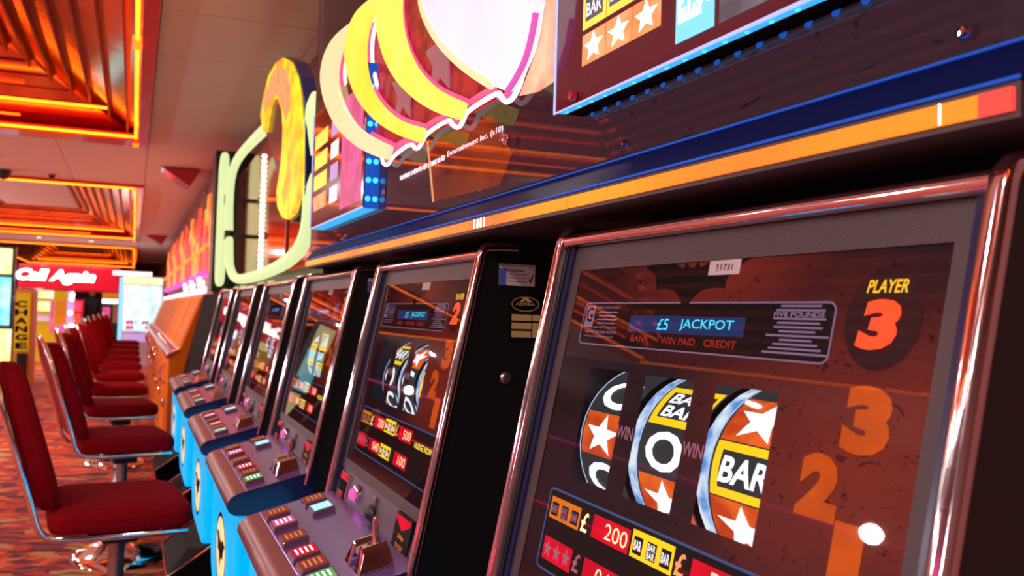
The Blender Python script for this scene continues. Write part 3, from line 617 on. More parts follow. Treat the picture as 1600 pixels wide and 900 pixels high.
        pl = MB().loft([Sf(.048, .072, 0), Sf(.16, .072, 0), Sf(.16, .152, 0), Sf(.048, .152, 0)], [Sf(.048, .072, .001), Sf(.16, .072, .001), Sf(.16, .152, .001), Sf(.048, .152, .001)]).put('maker_plate', 'ink_black', r, bevel=0.0003)
        P2().ering(.078, .0885, .026, .0125, .0012).poly([(.066, .085), (.078, .0755), (.092, .085), (.082, .085), (.078, .081), (.074, .085)]).text('ASTRA', .078, .0885, .036, .0045, .02).put(Sf, 'plate_logo', 'label_gold', pl, .0014)
        q = P2()
        for k in range(3): q.rect(.053, .106 + .014 * k, .090, .1165 + .014 * k)
        q.rect(.092, .106, .150, .1165); q.rect(.092, .120, .150, .1445); q.put(Sf, 'plate_box', 'label_gold', pl, .0014)
        MB().lathe([(0, -.004), (.005, -.004), (.0095, -.002), (.0105, 0)], Sf(.046, .213), 18, 'y').put('side_lock', 'dull_steel', r, smooth=True)
    return r
BUT = [(0.062, 'fin_red'), (0.137, 'art_pink'), (0.235, 'fin_red'), (0.325, 'led_red'), (0.390, 'fin_red'), (0.455, 'green_cap')]
MACH = [(1, 0.874, 0.522, 'nearest black slot machine, player 3, with the 51731 sticker and large number ladder'),
        (2, 1.637, 0.522, 'second black slot machine from the camera, player 2, with maker plate on its side'),
        (3, 2.389, 0.560, 'third black slot machine from the camera, with yellow and cyan reel symbols'),
        (4, 3.17, 0.600, 'fourth black slot machine from the camera, below the green neon frame'),
        (5, 4.03, 0.600, 'fifth black slot machine from the camera, narrow sliver of screen showing'),
        (6, 4.87, 0.600, 'farthest black slot machine, beside the orange cabinets')]
for a in MACH: machine(*a)
e = MB().prism_y([(0.56, EYE + .10), (0.82, EYE + .11), (0.82, 0), (0.40, 0), (0.40, EYE - .6)], 5.0, 6.10).put('end_panel', 'black_recess'); tag(e, 'plain black leaning end panel between black machines and orange cabinets', 'panel')

# ---------------------------------------------------------------- first topper, over the three nearest machines
XP = 0.555
r = root('machine_topper', (XP, 1.36, 0), 'large dark illuminated topper sign with crescent reels and orange light strip', 'sign')
def tp(name, mb, m, par=None, **k): return mb.map(lambda x, y, z: (x - XP, y - 1.36, z)).put(name, m, par or r, **k)
Y0, Y1 = 0.326, 2.36
tp('housing', MB().box((XP + 0.004, Y0, EYE + 0.14), (0.82, Y1, H - 0.02)), 'black_paint')
pa = MB().box((XP, Y0, EYE + 0.193), (XP + 0.003, Y1, H - 0.02)); pa = tp('art_panel', pa, 'topper_art')
u = pa.data.uv_layers.new(name='UVMap')
for l in pa.data.loops:
    c = pa.data.vertices[l.vertex_index].co; u.data[l.index].uv = ((Y1 - c.y - 1.36) / 2.02 , (c.z - EYE - 0.193) / 1.1)
tp('ledge', MB().prism_y([(XP + .01, EYE + .195), (XP - .002, EYE + .195), (XP - .028, EYE + .164), (XP - .028, EYE + .160), (XP + .01, EYE + .160)], Y0, Y1 - .06), 'navy_lit')
for z, x in ((.1945, XP - .003), (.1625, XP - .0285)): tp('blue_edge', MB().tube([(x, Y0, EYE + z), (x, Y1 - .06, EYE + z)], .0014, 6, smooth=0), 'blue_edge')
tp('strip_housing', MB().box((XP - .0275, Y0, EYE + .137), (0.82, Y1 - .06, EYE + .162)), 'bezel_grey')
tp('light_strip', MB().box((XP - .0312, Y0 + .003, EYE + .1415), (XP - .027, Y0 + .022, EYE + .1565)), 'strip_red')
for i in range(4):
    a = Y0 + (.004 if i else .022) + (Y1 - .07 - Y0) * i / 4; b = Y0 + (Y1 - .07 - Y0) * (i + 1) / 4
    tp('light_strip', MB().box((XP - .031, a, EYE + .1415), (XP - .027, b, EYE + .1565)), 'strip_orange', bevel=.001)
# crescents of the giant reels
def on(pts, X): return [at(u_, v_, X) for u_, v_ in pts]
def cres(name, outer, inner, X, m, th, dim=None):
    def sm(q):
        for _ in range(2): q = [q[0]] + [((a[0] * (.75 if k == 0 else .25) + b[0] * (.25 if k == 0 else .75)), (a[1] * (.75 if k == 0 else .25) + b[1] * (.25 if k == 0 else .75))) for a, b in zip(q[:-1], q[1:]) for k in (0, 1)] + [q[-1]]
        return q
    P_ = sm(on(outer, X)) + sm(on(inner, X))[::-1]
    mb = MB().prism_x(P_, X, X + th); return tp(name, mb, m, bevel=0.004)
XA = 0.50
c1o = [(566, 20), (544, 36), (518, 58), (503, 88), (498, 124), (505, 162), (523, 199), (552, 228), (581, 243), (604, 250)]; c1i = [(574, 30), (555, 45), (538, 65), (526, 95), (524, 130), (535, 165), (552, 193), (568, 207), (587, 218), (609, 228)]
c2o = [(610, -40), (588, -10), (560, 10), (546, 32), (537, 65), (537, 95), (542, 120), (555, 155), (581, 187), (613, 209), (653, 223)]; c2i = [(632, -40), (606, -10), (587, 8), (577, 28), (568, 58), (567, 98), (575, 135), (586, 155), (600, 172), (624, 190), (659, 200)]
c3o = [(640, -90), (606, -55), (590, -15), (584, 15), (586, 47), (597, 92), (617, 128), (646, 157), (676, 175), (713, 187)]; c3i = [(668, -90), (640, -55), (622, -15), (620, 12), (623, 43), (630, 73), (645, 106), (669, 133), (693, 148), (721, 160)]
cres('crescent', c1o, c1i, XA, 'peach_tube', .011); cres('crescent', c2o, c2i, XA - .004, 'yellow_tube', .012); cres('crescent', c3o, c3i, XA - .008, 'yellow_tube', .014)
dsk = [(800, -90), (720, -90), (672, -50), (655, -10), (662, 24), (681, 60), (706, 89), (735, 113), (767, 133), (790, 142), (803, 122), (817, 95), (827, 60), (834, 20), (837, -10), (830, -60)]
P_ = on(dsk, XA - .015); cyy = sum(p[0] for p in P_) / len(P_); czz = sum(p[1] for p in P_) / len(P_)
mb = MB(); rings = [[(XA - .002, a, b) for a, b in P_]] + [[(XA - .015 - .010 * (1 - k * k), cyy + (a - cyy) * k, czz + (b - czz) * k) for a, b in P_] for k in (1, .93, .8, .6, .3)]
for A, B in zip(rings[:-1], rings[1:]): mb.loft(A, B, caps=False)
mb.add(rings[-1], [tuple(range(len(P_)))]); dm = tp('white_dome', mb, 'pink_white', smooth=True)
MB().tube([(XA - .014 - XP, a - 1.36, b) for a, b in P_[2:9]], .007, 8).put('cream_rim', 'cream_rim', dm, smooth=True)
MB().tube([(XA - .012 - XP, a - 1.36, b) for a, b in P_[9:14]], .0045, 8).put('pink_rim', 'magenta_rim', dm, smooth=True)
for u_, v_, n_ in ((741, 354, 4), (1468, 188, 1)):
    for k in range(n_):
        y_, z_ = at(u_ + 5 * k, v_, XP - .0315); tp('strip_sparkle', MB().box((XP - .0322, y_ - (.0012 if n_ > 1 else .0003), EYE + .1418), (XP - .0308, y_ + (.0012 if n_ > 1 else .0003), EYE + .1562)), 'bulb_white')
# red windows behind the gaps, with stars
back = [(610, -40), (545, 40), (515, 90), (515, 150), (540, 200), (600, 235), (700, 195), (780, 150), (760, 0), (700, -80)]
tp('reel_window', MB().prism_x(on(back, XP - .012), XP - .012, XP - .004), 'red_window')
def stars(cx, cy, rr): 
    c = at(cx, cy, XP - .014); p = [(c[0] - rr * (1 if k % 2 == 0 else .45) * math.sin(k * PI / 5 + .1), c[1] + rr * (1 if k % 2 == 0 else .45) * math.cos(k * PI / 5 + .1)) for k in range(10)]
    tp('star', MB().prism_x(p, XP - .016, XP - .0125), 'star_grey')
stars(690, 88, .085); stars(632, 138, .085)
for cc, m in (((c1i, 'pink_tube')), ((c2i, 'pink_tube')), ((c3i, 'pink_tube'))):
    tp('neon_tube', MB().tube([(XP - .020, *at(u_ + 7, v_ - 1, XP - .020)) for u_, v_ in cc], .0065, 8), m, smooth=True)
for cc in (c1i, c2i): tp('neon_tube', MB().tube([(XP - .020, *at(u_ + 14, v_ - 2, XP - .020)) for u_, v_ in cc[:7]], .005, 8), 'white_tube', smooth=True)
wt = [(853, -60), (850, -20), (847, 0), (842, 37), (833, 81), (818, 112), (811, 137), (801, 154), (791, 161), (782, 150), (779, 143), (729, 174), (725, 186), (717, 201), (706, 195), (703, 185), (665, 209), (659, 225), (650, 235), (643, 222), (613, 245), (607, 258), (599, 257), (596, 244)]
tp('neon_tube', MB().tube([(XP - .022, *at(u_, v_, XP - .022)) for u_, v_ in wt], .0042, 8), 'white_tube', smooth=True)
tp('neon_tube', MB().tube([(XP - .010, *at(u_ - 6, v_ - 6, XP - .010)) for u_, v_ in wt[:22]], .0065, 8), 'pink_tube', smooth=True)
# sunset moon print and bat-coloured panel
mo = [(at(u_, v_, XP - .001)) for u_, v_ in [(843, -60), (843, 30), (835, 90), (812, 150), (842, 143), (868, 126), (886, 110), (905, 80), (915, -60)]]
tp('moon_print', MB().prism_x(mo, XP - .002, XP - .0005), 'moon_art')
rp = [at(u_, v_, XP - .001) for u_, v_ in [(668, 222), (770, 180), (800, 240), (780, 290), (677, 315)]]
tp('gothic_print', MB().prism_x(rp, XP - .002, XP - .0005), 'gothic_art')
a = at(668, 222, XP - .003); b = at(677, 315, XP - .003); tp('print_edge', MB().tube([(XP - .003, *a), (XP - .003, *b)], .0022, 6, smooth=0), 'art_orange')
# printed line
def Tf(s, t, off=0.0): return (0 - .002 - off, (Y1 - s) - 1.36, EYE + t)       # s runs towards the camera, t upward
def TP(p, name, m, off=0.0, par=None):
    p.v = [(s, t) for s, t in p.v]; return p.put(Tf, name, m, par or r, off)
def ttext(p, txt, y, z, w_, h_, bold=.0):
    V, Fc = text2d(txt, bold); p.add([(Y1 - y + x_ * w_, z + y_ * h_) for x_, y_ in V], Fc)
q = P2(); ttext(q, 'Entertainment Inc. (s10)', 1.155, .300, .215, .013, .01)
random.seed(5)
for i in range(26): q.rect(Y1 - 1.515 + .0094 * i, .2935 - .001 * (i % 2), Y1 - 1.515 + .0094 * i + random.uniform(.004, .0085), .302 + .0015 * (i % 3 == 0))
TP(q, 'small_print', 'white_tube', .0005)
for (u_, v_), rr in (((788, 218), .013), ((977, 225), .006), ((1509, 50), .006), ((748, 300), .006), ((540, 370), .006), ((600, 300), .010)):
    y_, z_ = at(u_, v_, XP - .003); tp('bolt', MB().lathe([(0, -.008), (rr * .5, -.0075), (rr, -.003), (rr, 0)], (XP - .001, y_, z_), 14, 'x'), 'chrome', smooth=True)
# stand-off plates
def plate(y0, y1, z0, z1, x, name='acrylic_plate'):
    p = tp(name, MB().box((x, y0, z0), (x + .004, y1, z1)), 'plate_face', bevel=.0006)
    tp('plate_edge', MB().tube([(x - .0002, y1, z1), (x - .0002, y1, z0), (x - .0002, y0, z0)], .0022, 6, smooth=0), 'acrylic_edge')
    return p
mat('plate_face', (0.10, 0.012, 0.03), 0.12, coat=0.6)
XR = 0.515
p1 = plate(0.30, 0.838, EYE + 0.266, H - 0.03, XR)
def pl(p, name, m, off, y_ref=0): 
    p.v = [(s, t) for s, t in p.v]
    return p.put(lambda s, t, o: (XR - XP - .0006 - o, -s - 1.36, EYE + t), name, m, r, off)
k_ = XR / .53
def bx4(y0, y1, z0, z1): return (-y0, z0, -y1, z1)
for i in range(3):
    y1 = (.802 - .048 * i) * k_; y0 = y1 - .046
    pl(P2().rect(*bx4(y1, y0, .309, .347)), 'star_tile', 'art_orange', 0)
    q = P2(); q.v = []; cx, cz = -(y0 + y1) / 2, .328
    q.poly([(cx + .019 * (1 if k % 2 == 0 else .45) * math.sin(k * PI / 5), cz + .018 * (1 if k % 2 == 0 else .45) * math.cos(k * PI / 5)) for k in range(10)])
    pl(q, 'star', 'bulb_white', .0006)
    pl(P2().rect(*bx4(y1, y0, .353, .398)), 'bar_tile', 'art_yellow', 0)
    pl(P2().rect(*bx4(y1 - .006, y0 + .006, .362, .389)), 'bar_field', 'art_grey', .0005)
    q = P2(); V, Fc = text2d('BAR', .02); q.add([(cx + x_ * .030, .3755 + y_ * .017) for x_, y_ in V], Fc); pl(q, 'bar_lettering', 'symbol_white', .0009)
    pl(P2().rect(*bx4(y1, y0, .405, .45)), 'bar_tile', 'art_yellow', 0)
pl(P2().rect(*bx4(.636 * k_, .583 * k_, .281, .42)), 'prize_tile', 'art_cyan', 0)
q = P2(); V, Fc = text2d('£1.00', .03); q.add([(-.6095 * k_ + x_ * .046, .322 + y_ * .028) for x_, y_ in V], Fc); q.rect(-.632 * k_, .300, -.600 * k_, .308); pl(q, 'prize_lettering', 'bulb_white', .0006)
pl(P2().rect(*bx4(.577 * k_, .50 * k_, .281, .42)), 'grey_photo', 'art_grey', 0)
y_, z_ = at(896, 150, XR - .003); tp('bolt', MB().lathe([(0, -.008), (.005, -.0075), (.006, -.003), (.006, 0)], (XR - .001, y_, z_), 14, 'x'), 'red_lacquer', smooth=True)
for i in range(17):
    y_ = .822 - .026 * i
    tp('led', MB().lathe([(0, -.002), (.0018, -.0015), (.0024, 0)], (XR + .008, y_, EYE + .2655), 8, 'z'), 'led_blue')
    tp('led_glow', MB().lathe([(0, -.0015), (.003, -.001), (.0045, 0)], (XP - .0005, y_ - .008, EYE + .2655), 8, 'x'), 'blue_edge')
tp('led_rail', MB().box((XR + .014, .34, EYE + .266), (XP, .835, EYE + .270)), 'black_recess'); tp('led_tape', MB().box((XR + .0045, .34, EYE + .266), (XR + .0135, .835, EYE + .269)), 'led_soft')
p2 = plate(1.665, 2.20, EYE + 0.252, EYE + 0.60, XR)
for i in range(4):
    z = .30 + .062 * i
    pl(P2().rect(*bx4(2.17, 2.02, z, z + .045)), 'prize_tile', 'art_yellow' if i else 'art_orange', 0)
    pl(P2().rect(*bx4(1.98, 1.90, z, z + .045)), 'prize_tile', 'symbol_white' if i % 2 == 0 else 'lilac_panel', 0)
pl(P2().rect(*bx4(1.87, 1.68, .27, .56)), 'picture_panel', 'art_pink', -.0002)
for i in range(7):
    z = .272 + .045 * i
    for xo in (XR + .012, XP - .010):
        tp('led', MB().lathe([(0, .004), (.0055, .003), (.007, 0)], (xo, 1.664, EYE + z), 10, 'y').map(lambda x, y, z_: (x, 3.328 - y, z_)), 'led_blue')
tp('led_rail', MB().box((XR + .004, 1.666, EYE + .25), (XP, 1.672, EYE + .60)), 'blue_edge')
tp('led_rail', MB().box((XR + .004, 1.67, EYE + .250), (XP, 2.19, EYE + .254)), 'led_soft')
P2().rect(-2.30, .196, -.345, 1.27).put(lambda s, t, o: (XR - XP + .03, -s - 1.36, EYE + t), 'cover_pane', 'glass', r)

# ---------------------------------------------------------------- second topper: green-white tube frame, arch sign
r = root('neon_frame_topper', (0.57, 3.6, 0), 'pale green glowing tube frame topper with mirror back over the middle machines', 'sign')
def tq(name, mb, m, **k): return mb.map(lambda x, y, z: (x - .57, y - 3.6, z)).put(name, m, r, **k)
tq('housing', MB().box((.70, 2.75, EYE + .125), (.82, 5.32, EYE + .95)), 'black_paint')
tq('mirror', MB().box((.68, 2.78, EYE + .18), (.70, 4.75, EYE + .93)), 'dark_mirror')
tq('mirror', MB().box((.68, 4.90, EYE + .18), (.70, 5.30, EYE + .93)), 'dark_mirror')
fr = [(486, 175), (485, 260), (484, 350), (472, 385), (455, 405), (430, 420), (400, 432), (368, 438), (359, 420), (358, 400), (358, 300), (364, 262), (380, 235), (437, 180)]
pts = [(.57, *at(u_, v_, .57)) for u_, v_ in fr]
tq('tube', MB().tube([(a, b, c) for a, b, c in pts] + [(.60, 2.75, EYE + .82), (.60, 2.52, EYE + .76)], .027, 14, closed=True), 'green_white_tube', smooth=True)
tq('tube', MB().tube([(.57, 5.02, EYE + .20), (.57, 5.02, EYE + .98), (.57, 5.08, EYE + 1.06), (.57, 5.2, EYE + 1.06), (.57, 5.26, EYE + .95), (.57, 5.26, EYE + .25), (.57, 5.2, EYE + .17), (.57, 5.08, EYE + .17)], .024, 12, closed=True), 'green_white_tube', smooth=True)
for v_ in (312, 368):
    y_, z_ = at(358, v_, .57); tq('sleeve', MB().lathe([(0, -.03), (.032, -.03), (.032, .03), (0, .03)], (.57, y_, z_), 14), 'black_paint'); tq('bracket', MB().box((.57, y_ - .012, z_ - .012), (.70, y_ + .012, z_ + .012)), 'black_paint')
for i in range(24):
    tq('bulb', MB().lathe([(0, -.014), (.010, -.010), (.014, 0)], (.678, 4.10, EYE + .22 + .028 * i), 8, 'x'), 'bulb_white')
tq('mirror_divider', MB().box((.672, 3.36, EYE + .18), (.68, 3.38, EYE + .93)), 'fin_red')
o_ = [(410, 205), (406, 180), (411, 150), (419, 118), (430, 98), (441, 90), (452, 97), (461, 120), (466, 150), (469, 200), (469, 260), (467, 305), (459, 332), (448, 343), (440, 340), (433, 325), (431, 300), (436, 270), (440, 235), (441, 200), (439, 172), (433, 155), (426, 154), (420, 168), (416, 195), (414, 207)]
A = [at(u_, v_, .53) for u_, v_ in o_]; ca = (sum(a for a, b in A) / len(A), sum(b for a, b in A) / len(A))
ar = tq('arch_sign', MB().prism_x(A, .53, .545), 'arch_yellow', bevel=.004); ar['label'] = 'yellow and orange arch-shaped lit sign with dark rim'
il = [at(u_, v_, .529) for u_, v_ in [(412, 178), (415, 150), (422, 122), (431, 107), (440, 104), (449, 112), (453, 135), (452, 165), (447, 190), (443, 175), (438, 155), (430, 147), (422, 155), (416, 172)]]
MB().prism_x(il, .5285, .53).map(lambda x, y, z: (x - .57, y - 3.6, z)).put('orange_inlay', 'art_orange', ar)
out = A[:14]; cs = MB().prism_x([(y + (y - ca[0]) * .03, z + (z - ca[1]) * .02) for y, z in out], .546, .600).map(lambda x, y, z: (x - .57, y - 3.6, z)).put('dark_case', 'navy_plastic', ar, bevel=.004)
e = MB().box((.54, 5.40, EYE + .12), (.82, 5.62, EYE + 1.15)).put('divider_board', 'black_paint'); tag(e, 'tall black divider board left of the green tube frame', 'panel')

# ---------------------------------------------------------------- orange cabinets and their flame toppers
NO = 9; PO = 0.98
def orange(i):
    y0 = 6.17 + PO * i
    nm = ['nearest orange lacquered cabinet with chrome buttons, beside the black machines', 'second orange cabinet in the far row', 'third orange cabinet in the far row', 'fourth orange cabinet in the far row']
    lab = nm[i] if i < 4 else ('farthest cabinet of the orange row with a red front' if i == NO - 1 else ['fifth', 'sixth', 'seventh', 'eighth'][i - 4] + ' orange cabinet counted from the near end of the far row')
    red = i == NO - 1
    r = root('coin_cabinet', (0.56, y0, 0), lab, 'arcade machine', 'orange cabinets in the far row')
    prof = [(0, EYE + .11), (.27, EYE + .11), (.27, 0), (-.26, 0), (-.26, EYE - .42), (-.18, EYE - .37)]
    MB().prism_y(prof, 0.02, PO - .02).put('body', 'red_lacquer' if red else 'orange_lacquer', r, bevel=.006)
    def G(s, t, off=0): a, b = (-.18, EYE - .37), (0, EYE + .11); return (a[0] + (b[0] - a[0]) * t - off * .93, s, a[1] + (b[1] - a[1]) * t + off * .36)
    f = MB()
    for k in range(3):
        a = .07 + .30 * k; f = MB().loft([G(a, .06), G(a + .27, .06), G(a + .27, .94), G(a, .94)], [G(a, .06, .008), G(a + .27, .06, .008), G(a + .27, .94, .008), G(a, .94, .008)]).put('face_panel', 'red_lacquer' if red else 'orange_face', r, bevel=.002)
    MB().prism_y([(-.26, EYE - .415), (-.18, EYE - .365), (-.175, EYE - .35), (-.275, EYE - .40), (-.285, EYE - .425), (-.26, EYE - .43)], .0, PO).put('deck', 'red_lacquer', r, bevel=.002)
    for k in range(4):
        b = MB().lathe([(0, .022), (.022, .018), (.034, .008), (.036, -.005)], (-.205, .14 + .24 * k, EYE - .372), 14).put('push_button', 'chrome', r, smooth=True)
        b = MB().box((-.265, .08 + .24 * k, EYE - .402), (-.23, .20 + .24 * k, EYE - .380)).put('button_bar', 'label_white', r, bevel=.004)
    MB().tube([(-.262, PO / 2, EYE - .52), (-.30, PO / 2, EYE - .54), (-.30, PO / 2, EYE - .66), (-.262, PO / 2, EYE - .68)], .014, 8).put('door_handle', 'chrome', r, smooth=True)
    MB().lathe([(0, -.03), (.03, -.024), (.04, -.004), (.04, 0)], (-.262, PO / 2, EYE - .85), 12, 'x').put('coin_lock', 'chrome', r, smooth=True)
for i in range(NO): orange(i)
def flame(i):
    y0 = 6.17 + PO * i
    lab = ['nearest flame-shaped red and orange topper with a wavy neon line', 'second flame-shaped topper over the orange cabinets', 'third flame-shaped topper over the orange cabinets'][i] if i < 3 else ['fourth', 'fifth', 'sixth', 'seventh', 'eighth', 'farthest'][i - 3] + ' flame-shaped topper from the near end of the orange row'
    r = root('flame_topper', (0.62, y0, 0), lab, 'sign', 'flame toppers over the orange row')
    h = 1.16
    MB().box((0.02, .05, EYE + .11), (.19, PO - .05, EYE + h)).put('housing', 'topper_side' if 'topper_side' in M else 'wall_paint', r)
    random.seed(i * 3 + 1); n = 9; pts = [(.05, EYE + .30)]
    for k in range(n):
        yk = .05 + (PO - .1) * (k + .5) / n; pts.append((yk, EYE + (.62 + .30 * math.sin(PI * (k + .5) / n)) + (.16 if k % 2 else 0) * random.uniform(.6, 1)))
        if k < n - 1: pts.append((yk + (PO - .1) / n * .5, EYE + .55 + .28 * math.sin(PI * (k + 1) / n)))
    pts.append((PO - .05, EYE + .30))
    MB().prism_x(pts, -.01, .018).put('flame_panel', 'flame_red' if i % 2 else 'flame_art', r)
    MB().prism_x([(y_ * .6 + .2, EYE + .3 + (z - EYE - .3) * .6) for y_, z in pts], -.02, -.011).put('inner_flame', 'flame_art' if i % 2 else 'flame_red', r)
    MB().box((-.02, .05, EYE + .26), (.018, PO - .05, EYE + .30)).put('rail', 'magenta_glow', r)
    MB().tube([(-.04, .05 + (PO - .1) * k / 8, EYE + .52 + .02 * math.sin(k * 1.6)) for k in range(9)], .010, 8).put('neon_wave', 'neon_orange', r, smooth=True)
    MB().tube([(-.04, .05 + (PO - .1) * k / 8, EYE + .30 + .02 * math.sin(k * 1.6 + 1)) for k in range(9)], .008, 8).put('neon_wave', 'neon_magenta', r, smooth=True)
    for k in range(6):
        MB().lathe([(0, -.03), (.024, -.022), (.030, 0)], (-.03, .10 + .16 * k, EYE + .145), 8, 'x').put('bulb', 'bulb_soft', r)
    if i < 3:
        q = P2(); V, Fc = text2d('Wins', .04); q.add([(x_ * .8, y_ * .10) for x_, y_ in V], Fc)
        q.put(lambda s, t, o: (-.05, PO / 2 - s, EYE + .22 + t + s * -.03), 'script_lettering', 'bulb_white', r)
for i in range(NO): flame(i)

# ---------------------------------------------------------------- chairs
def chair_proto():
    r = root('arcade_chair', (0, 0, 0), 'x', 'chair')
    def rrect(x0, x1, y0, y1, rad, n=5):
        out = []
        for qx, qy, a0 in ((x1 - rad, y1 - rad, 0), (x0 + rad, y1 - rad, PI / 2), (x0 + rad, y0 + rad, PI), (x1 - rad, y0 + rad, 3 * PI / 2)):
            for i in range(n + 1): a = a0 + PI / 2 * i / n; out.append((qx + rad * math.cos(a), qy + rad * math.sin(a)))
        return out
    mb = MB(); rings = []
    for z, ins in ((.582, .03), (.587, .008), (.605, 0), (.636, 0), (.655, .010), (.665, .035), (.668, .08)):
        rings.append([(x, y, z) for x, y in rrect(-.245 + ins, .235 - ins, -.215 + ins, .215 - ins, .06)])
    for A, B in zip(rings[:-1], rings[1:]): mb.loft(A, B, caps=False)
    mb.add(rings[0], [tuple(range(len(rings[0])))[::-1]]); mb.add(rings[-1], [tuple(range(len(rings[-1])))])
    mb.put('seat', 'chair_fabric', r, smooth=True)
    # backrest: arched outline in the plane of the back, which leans
    def bk(y, h, d): return (-.282 - .155 * h / .5 + d, y, .64 + h)
    ol = [(-.15, .02), (.15, .02), (.185, .06), (.195, .16), (.19, .30), (.165, .39), (.12, .455), (.06, .49), (0, .50), (-.06, .49), (-.12, .455), (-.165, .39), (-.19, .30), (-.195, .16), (-.185, .06)]
    mb = MB(); rg = [[bk(y * k, .25 + (h - .25) * k, d) for y, h in ol] for k, d in ((.96, .012), (1, .025), (1, .065), (.95, .085), (.8, .093))]
    for A, B in zip(rg[:-1], rg[1:]): mb.loft(A, B, caps=False)
    mb.add(rg[0], [tuple(range(15))]); mb.add(rg[-1], [tuple(range(15))[::-1]]); mb.put('backrest', 'chair_fabric', r, smooth=True)
    mb = MB().loft([bk(y * .93, .25 + (h - .25) * .96, -.004) for y, h in ol], [bk(y * .93, .25 + (h - .25) * .96, .012) for y, h in ol]); mb.put('back_shell', 'chair_shell', r, bevel=.003)
    pts = [(.21, -.205, .572), (.0, -.207, .572), (-.22, -.207, .572), (-.275, -.207, .60), bk(-.207, .06, -.002), bk(-.207, .30, -.002), bk(-.185, .42, -.002), bk(-.12, .50, -.002), bk(0, .535, -.002)]
    full = pts + [(a, -b, c) for a, b, c in pts[::-1][1:]]
    MB().tube(full, .0115, 12).put('tube_frame', 'chair_chrome', r, smooth=True)
    MB().box((-.12, -.20, .560), (.12, .20, .578)).put('seat_plate', 'black_paint', r, bevel=.003)
    MB().box((-.06, -.06, .50), (.07, .06, .56)).put('swivel_box', 'black_paint', r, bevel=.01)
    MB().lathe([(.03, .50), (.03, .12), (.045, .10), (.045, .06)], n=18).put('column', 'dull_steel', r, smooth=True)
    MB().lathe([(0, .075), (.06, .07), (.14, .05), (.21, .032), (.24, .018), (.25, 0), (0, 0)], n=40).put('base', 'chair_chrome', r, smooth=True)
    MB().tube([(.17 * math.cos(2 * PI * k / 16), .17 * math.sin(2 * PI * k / 16), .22) for k in range(16)], .010, 8, closed=True, smooth=1).put('foot_ring', 'chair_chrome', r, smooth=True)
    sp = MB()
    for k in range(3): a = 2 * PI * k / 3 + .3; sp.tube([(.03 * math.cos(a), .03 * math.sin(a), .22), (.17 * math.cos(a), .17 * math.sin(a), .22)], .006, 6, smooth=0)
    sp.put('ring_spokes', 'chair_chrome', r)
    return r
CH = [(-0.020, 2.80, 8, 'nearest dark red swivel chair with chrome tube frame, its seat fully in view'),
      (-0.02, 4.16, 13, 'second dark red swivel chair from the camera, its back shell facing the camera'),
      (-0.06, 5.45, 12, 'third dark red swivel chair, pushed back behind the second'),
      (-0.10, 6.62, 8, 'fourth dark red swivel chair, first of the distant cluster'), (-0.11, 7.85, 8, 'fifth dark red swivel chair along the orange cabinets'),
      (-0.12, 9.1, 7, 'sixth dark red swivel chair along the orange cabinets'), (-0.12, 10.25, 7, 'seventh dark red swivel chair along the orange cabinets'),
      (-0.12, 11.6, 6, 'eighth dark red swivel chair along the orange cabinets'), (-0.11, 13.0, 6, 'ninth dark red swivel chair, far down the row'), (-0.10, 14.6, 6, 'farthest dark red swivel chair at the end of the row')]
pro = chair_proto()
for i, (x, y, a, lb) in enumerate(CH):
    o = pro if i == 0 else copy_tree(pro)
    o.location = (x, y, 0); o.rotation_euler = (0, 0, math.radians(a)); o['label'] = lb; o['group'] = 'dark red swivel chairs'

# ---------------------------------------------------------------- far end of the arcade
def px_box(u0, v0, u1, v1, y):           # edges of a box seen square-on at distance y
    d = ray((u0 + u1) / 2, (v0 + v1) / 2)
    def pt(u, v): d = ray(u, v); t = y / d.y; return (d.x * t, d.z * t + EYE)
    a = pt(u0, (v0 + v1) / 2)[0]; b = pt(u1, (v0 + v1) / 2)[0]; c = pt((u0 + u1) / 2, v0)[1]; e_ = pt((u0 + u1) / 2, v1)[1]
    return a, b, c, e_                    # x0, x1, ztop, zbottom
def far(name, lab, cat, y, parts, body=None, group=None):
    x0, x1, zt, zb = px_box(*body[0], y)
    r = root(name, ((x0 + x1) / 2, y, 0), lab, cat, group)
    zb = max(0.0, zb) if not body[2] else 0.0
    MB().box((x0 - r.location.x, 0.02, zb), (x1 - r.location.x, body[3] if len(body) > 3 else .6, zt)).put('cabinet', body[1], r, bevel=.01)
    for nm, pb, m, th in parts:
        a, b, c, e_ = px_box(*pb, y)
        MB().box((a - r.location.x, -th, max(0.02, e_)), (b - r.location.x, 0.02, c)).put(nm, m, r, bevel=.004)
    return r
def wtext(r, txt, u, v, y, wpx, hpx, m, name, bold=.02, th=.07, shear=0.0):
    d = ray(u, v); t = y / d.y; cx, cz = d.x * t - r.location.x, d.z * t + EYE; s = t * FPX / FPX
    k = y / 1100.0; q = P2(); V, Fc = text2d(txt, bold); q.add([(cx + (x_ * wpx + y_ * hpx * shear) * k, cz + y_ * hpx * k) for x_, y_ in V], Fc)
    q.put(lambda s_, t_, o: (s_, -th, t_), name, m, r)
r = far('change_machine', 'tall yellow change machine with black lettering at the left edge', 'machine', 12.6,
        [('lit_front', (24, 458, 46, 548), 'change_yellow', .04), ('black_door', (26, 552, 42, 588), 'black_paint', .04)], ((21, 452, 49, 600), 'yellow_paint', True))
for k, ch in enumerate('CHANGE'): wtext(r, ch, 34, 475 + 13 * k, 12.6, 16, 9, 'ink_black', 'lettering', .05, .045)
far('video_machine', 'arcade machine with cyan screen under a yellow sign at the left edge', 'arcade machine', 11.5,
    [('yellow_marquee', (-14, 388, 19, 428), 'sign_yellow', .08), ('cyan_screen', (-14, 433, 16, 508), 'screen_cyan', .06), ('yellow_front', (-10, 514, 17, 566), 'sign_yellow', .03)], ((-16, 384, 19, 600), 'black_paint', True, .22))
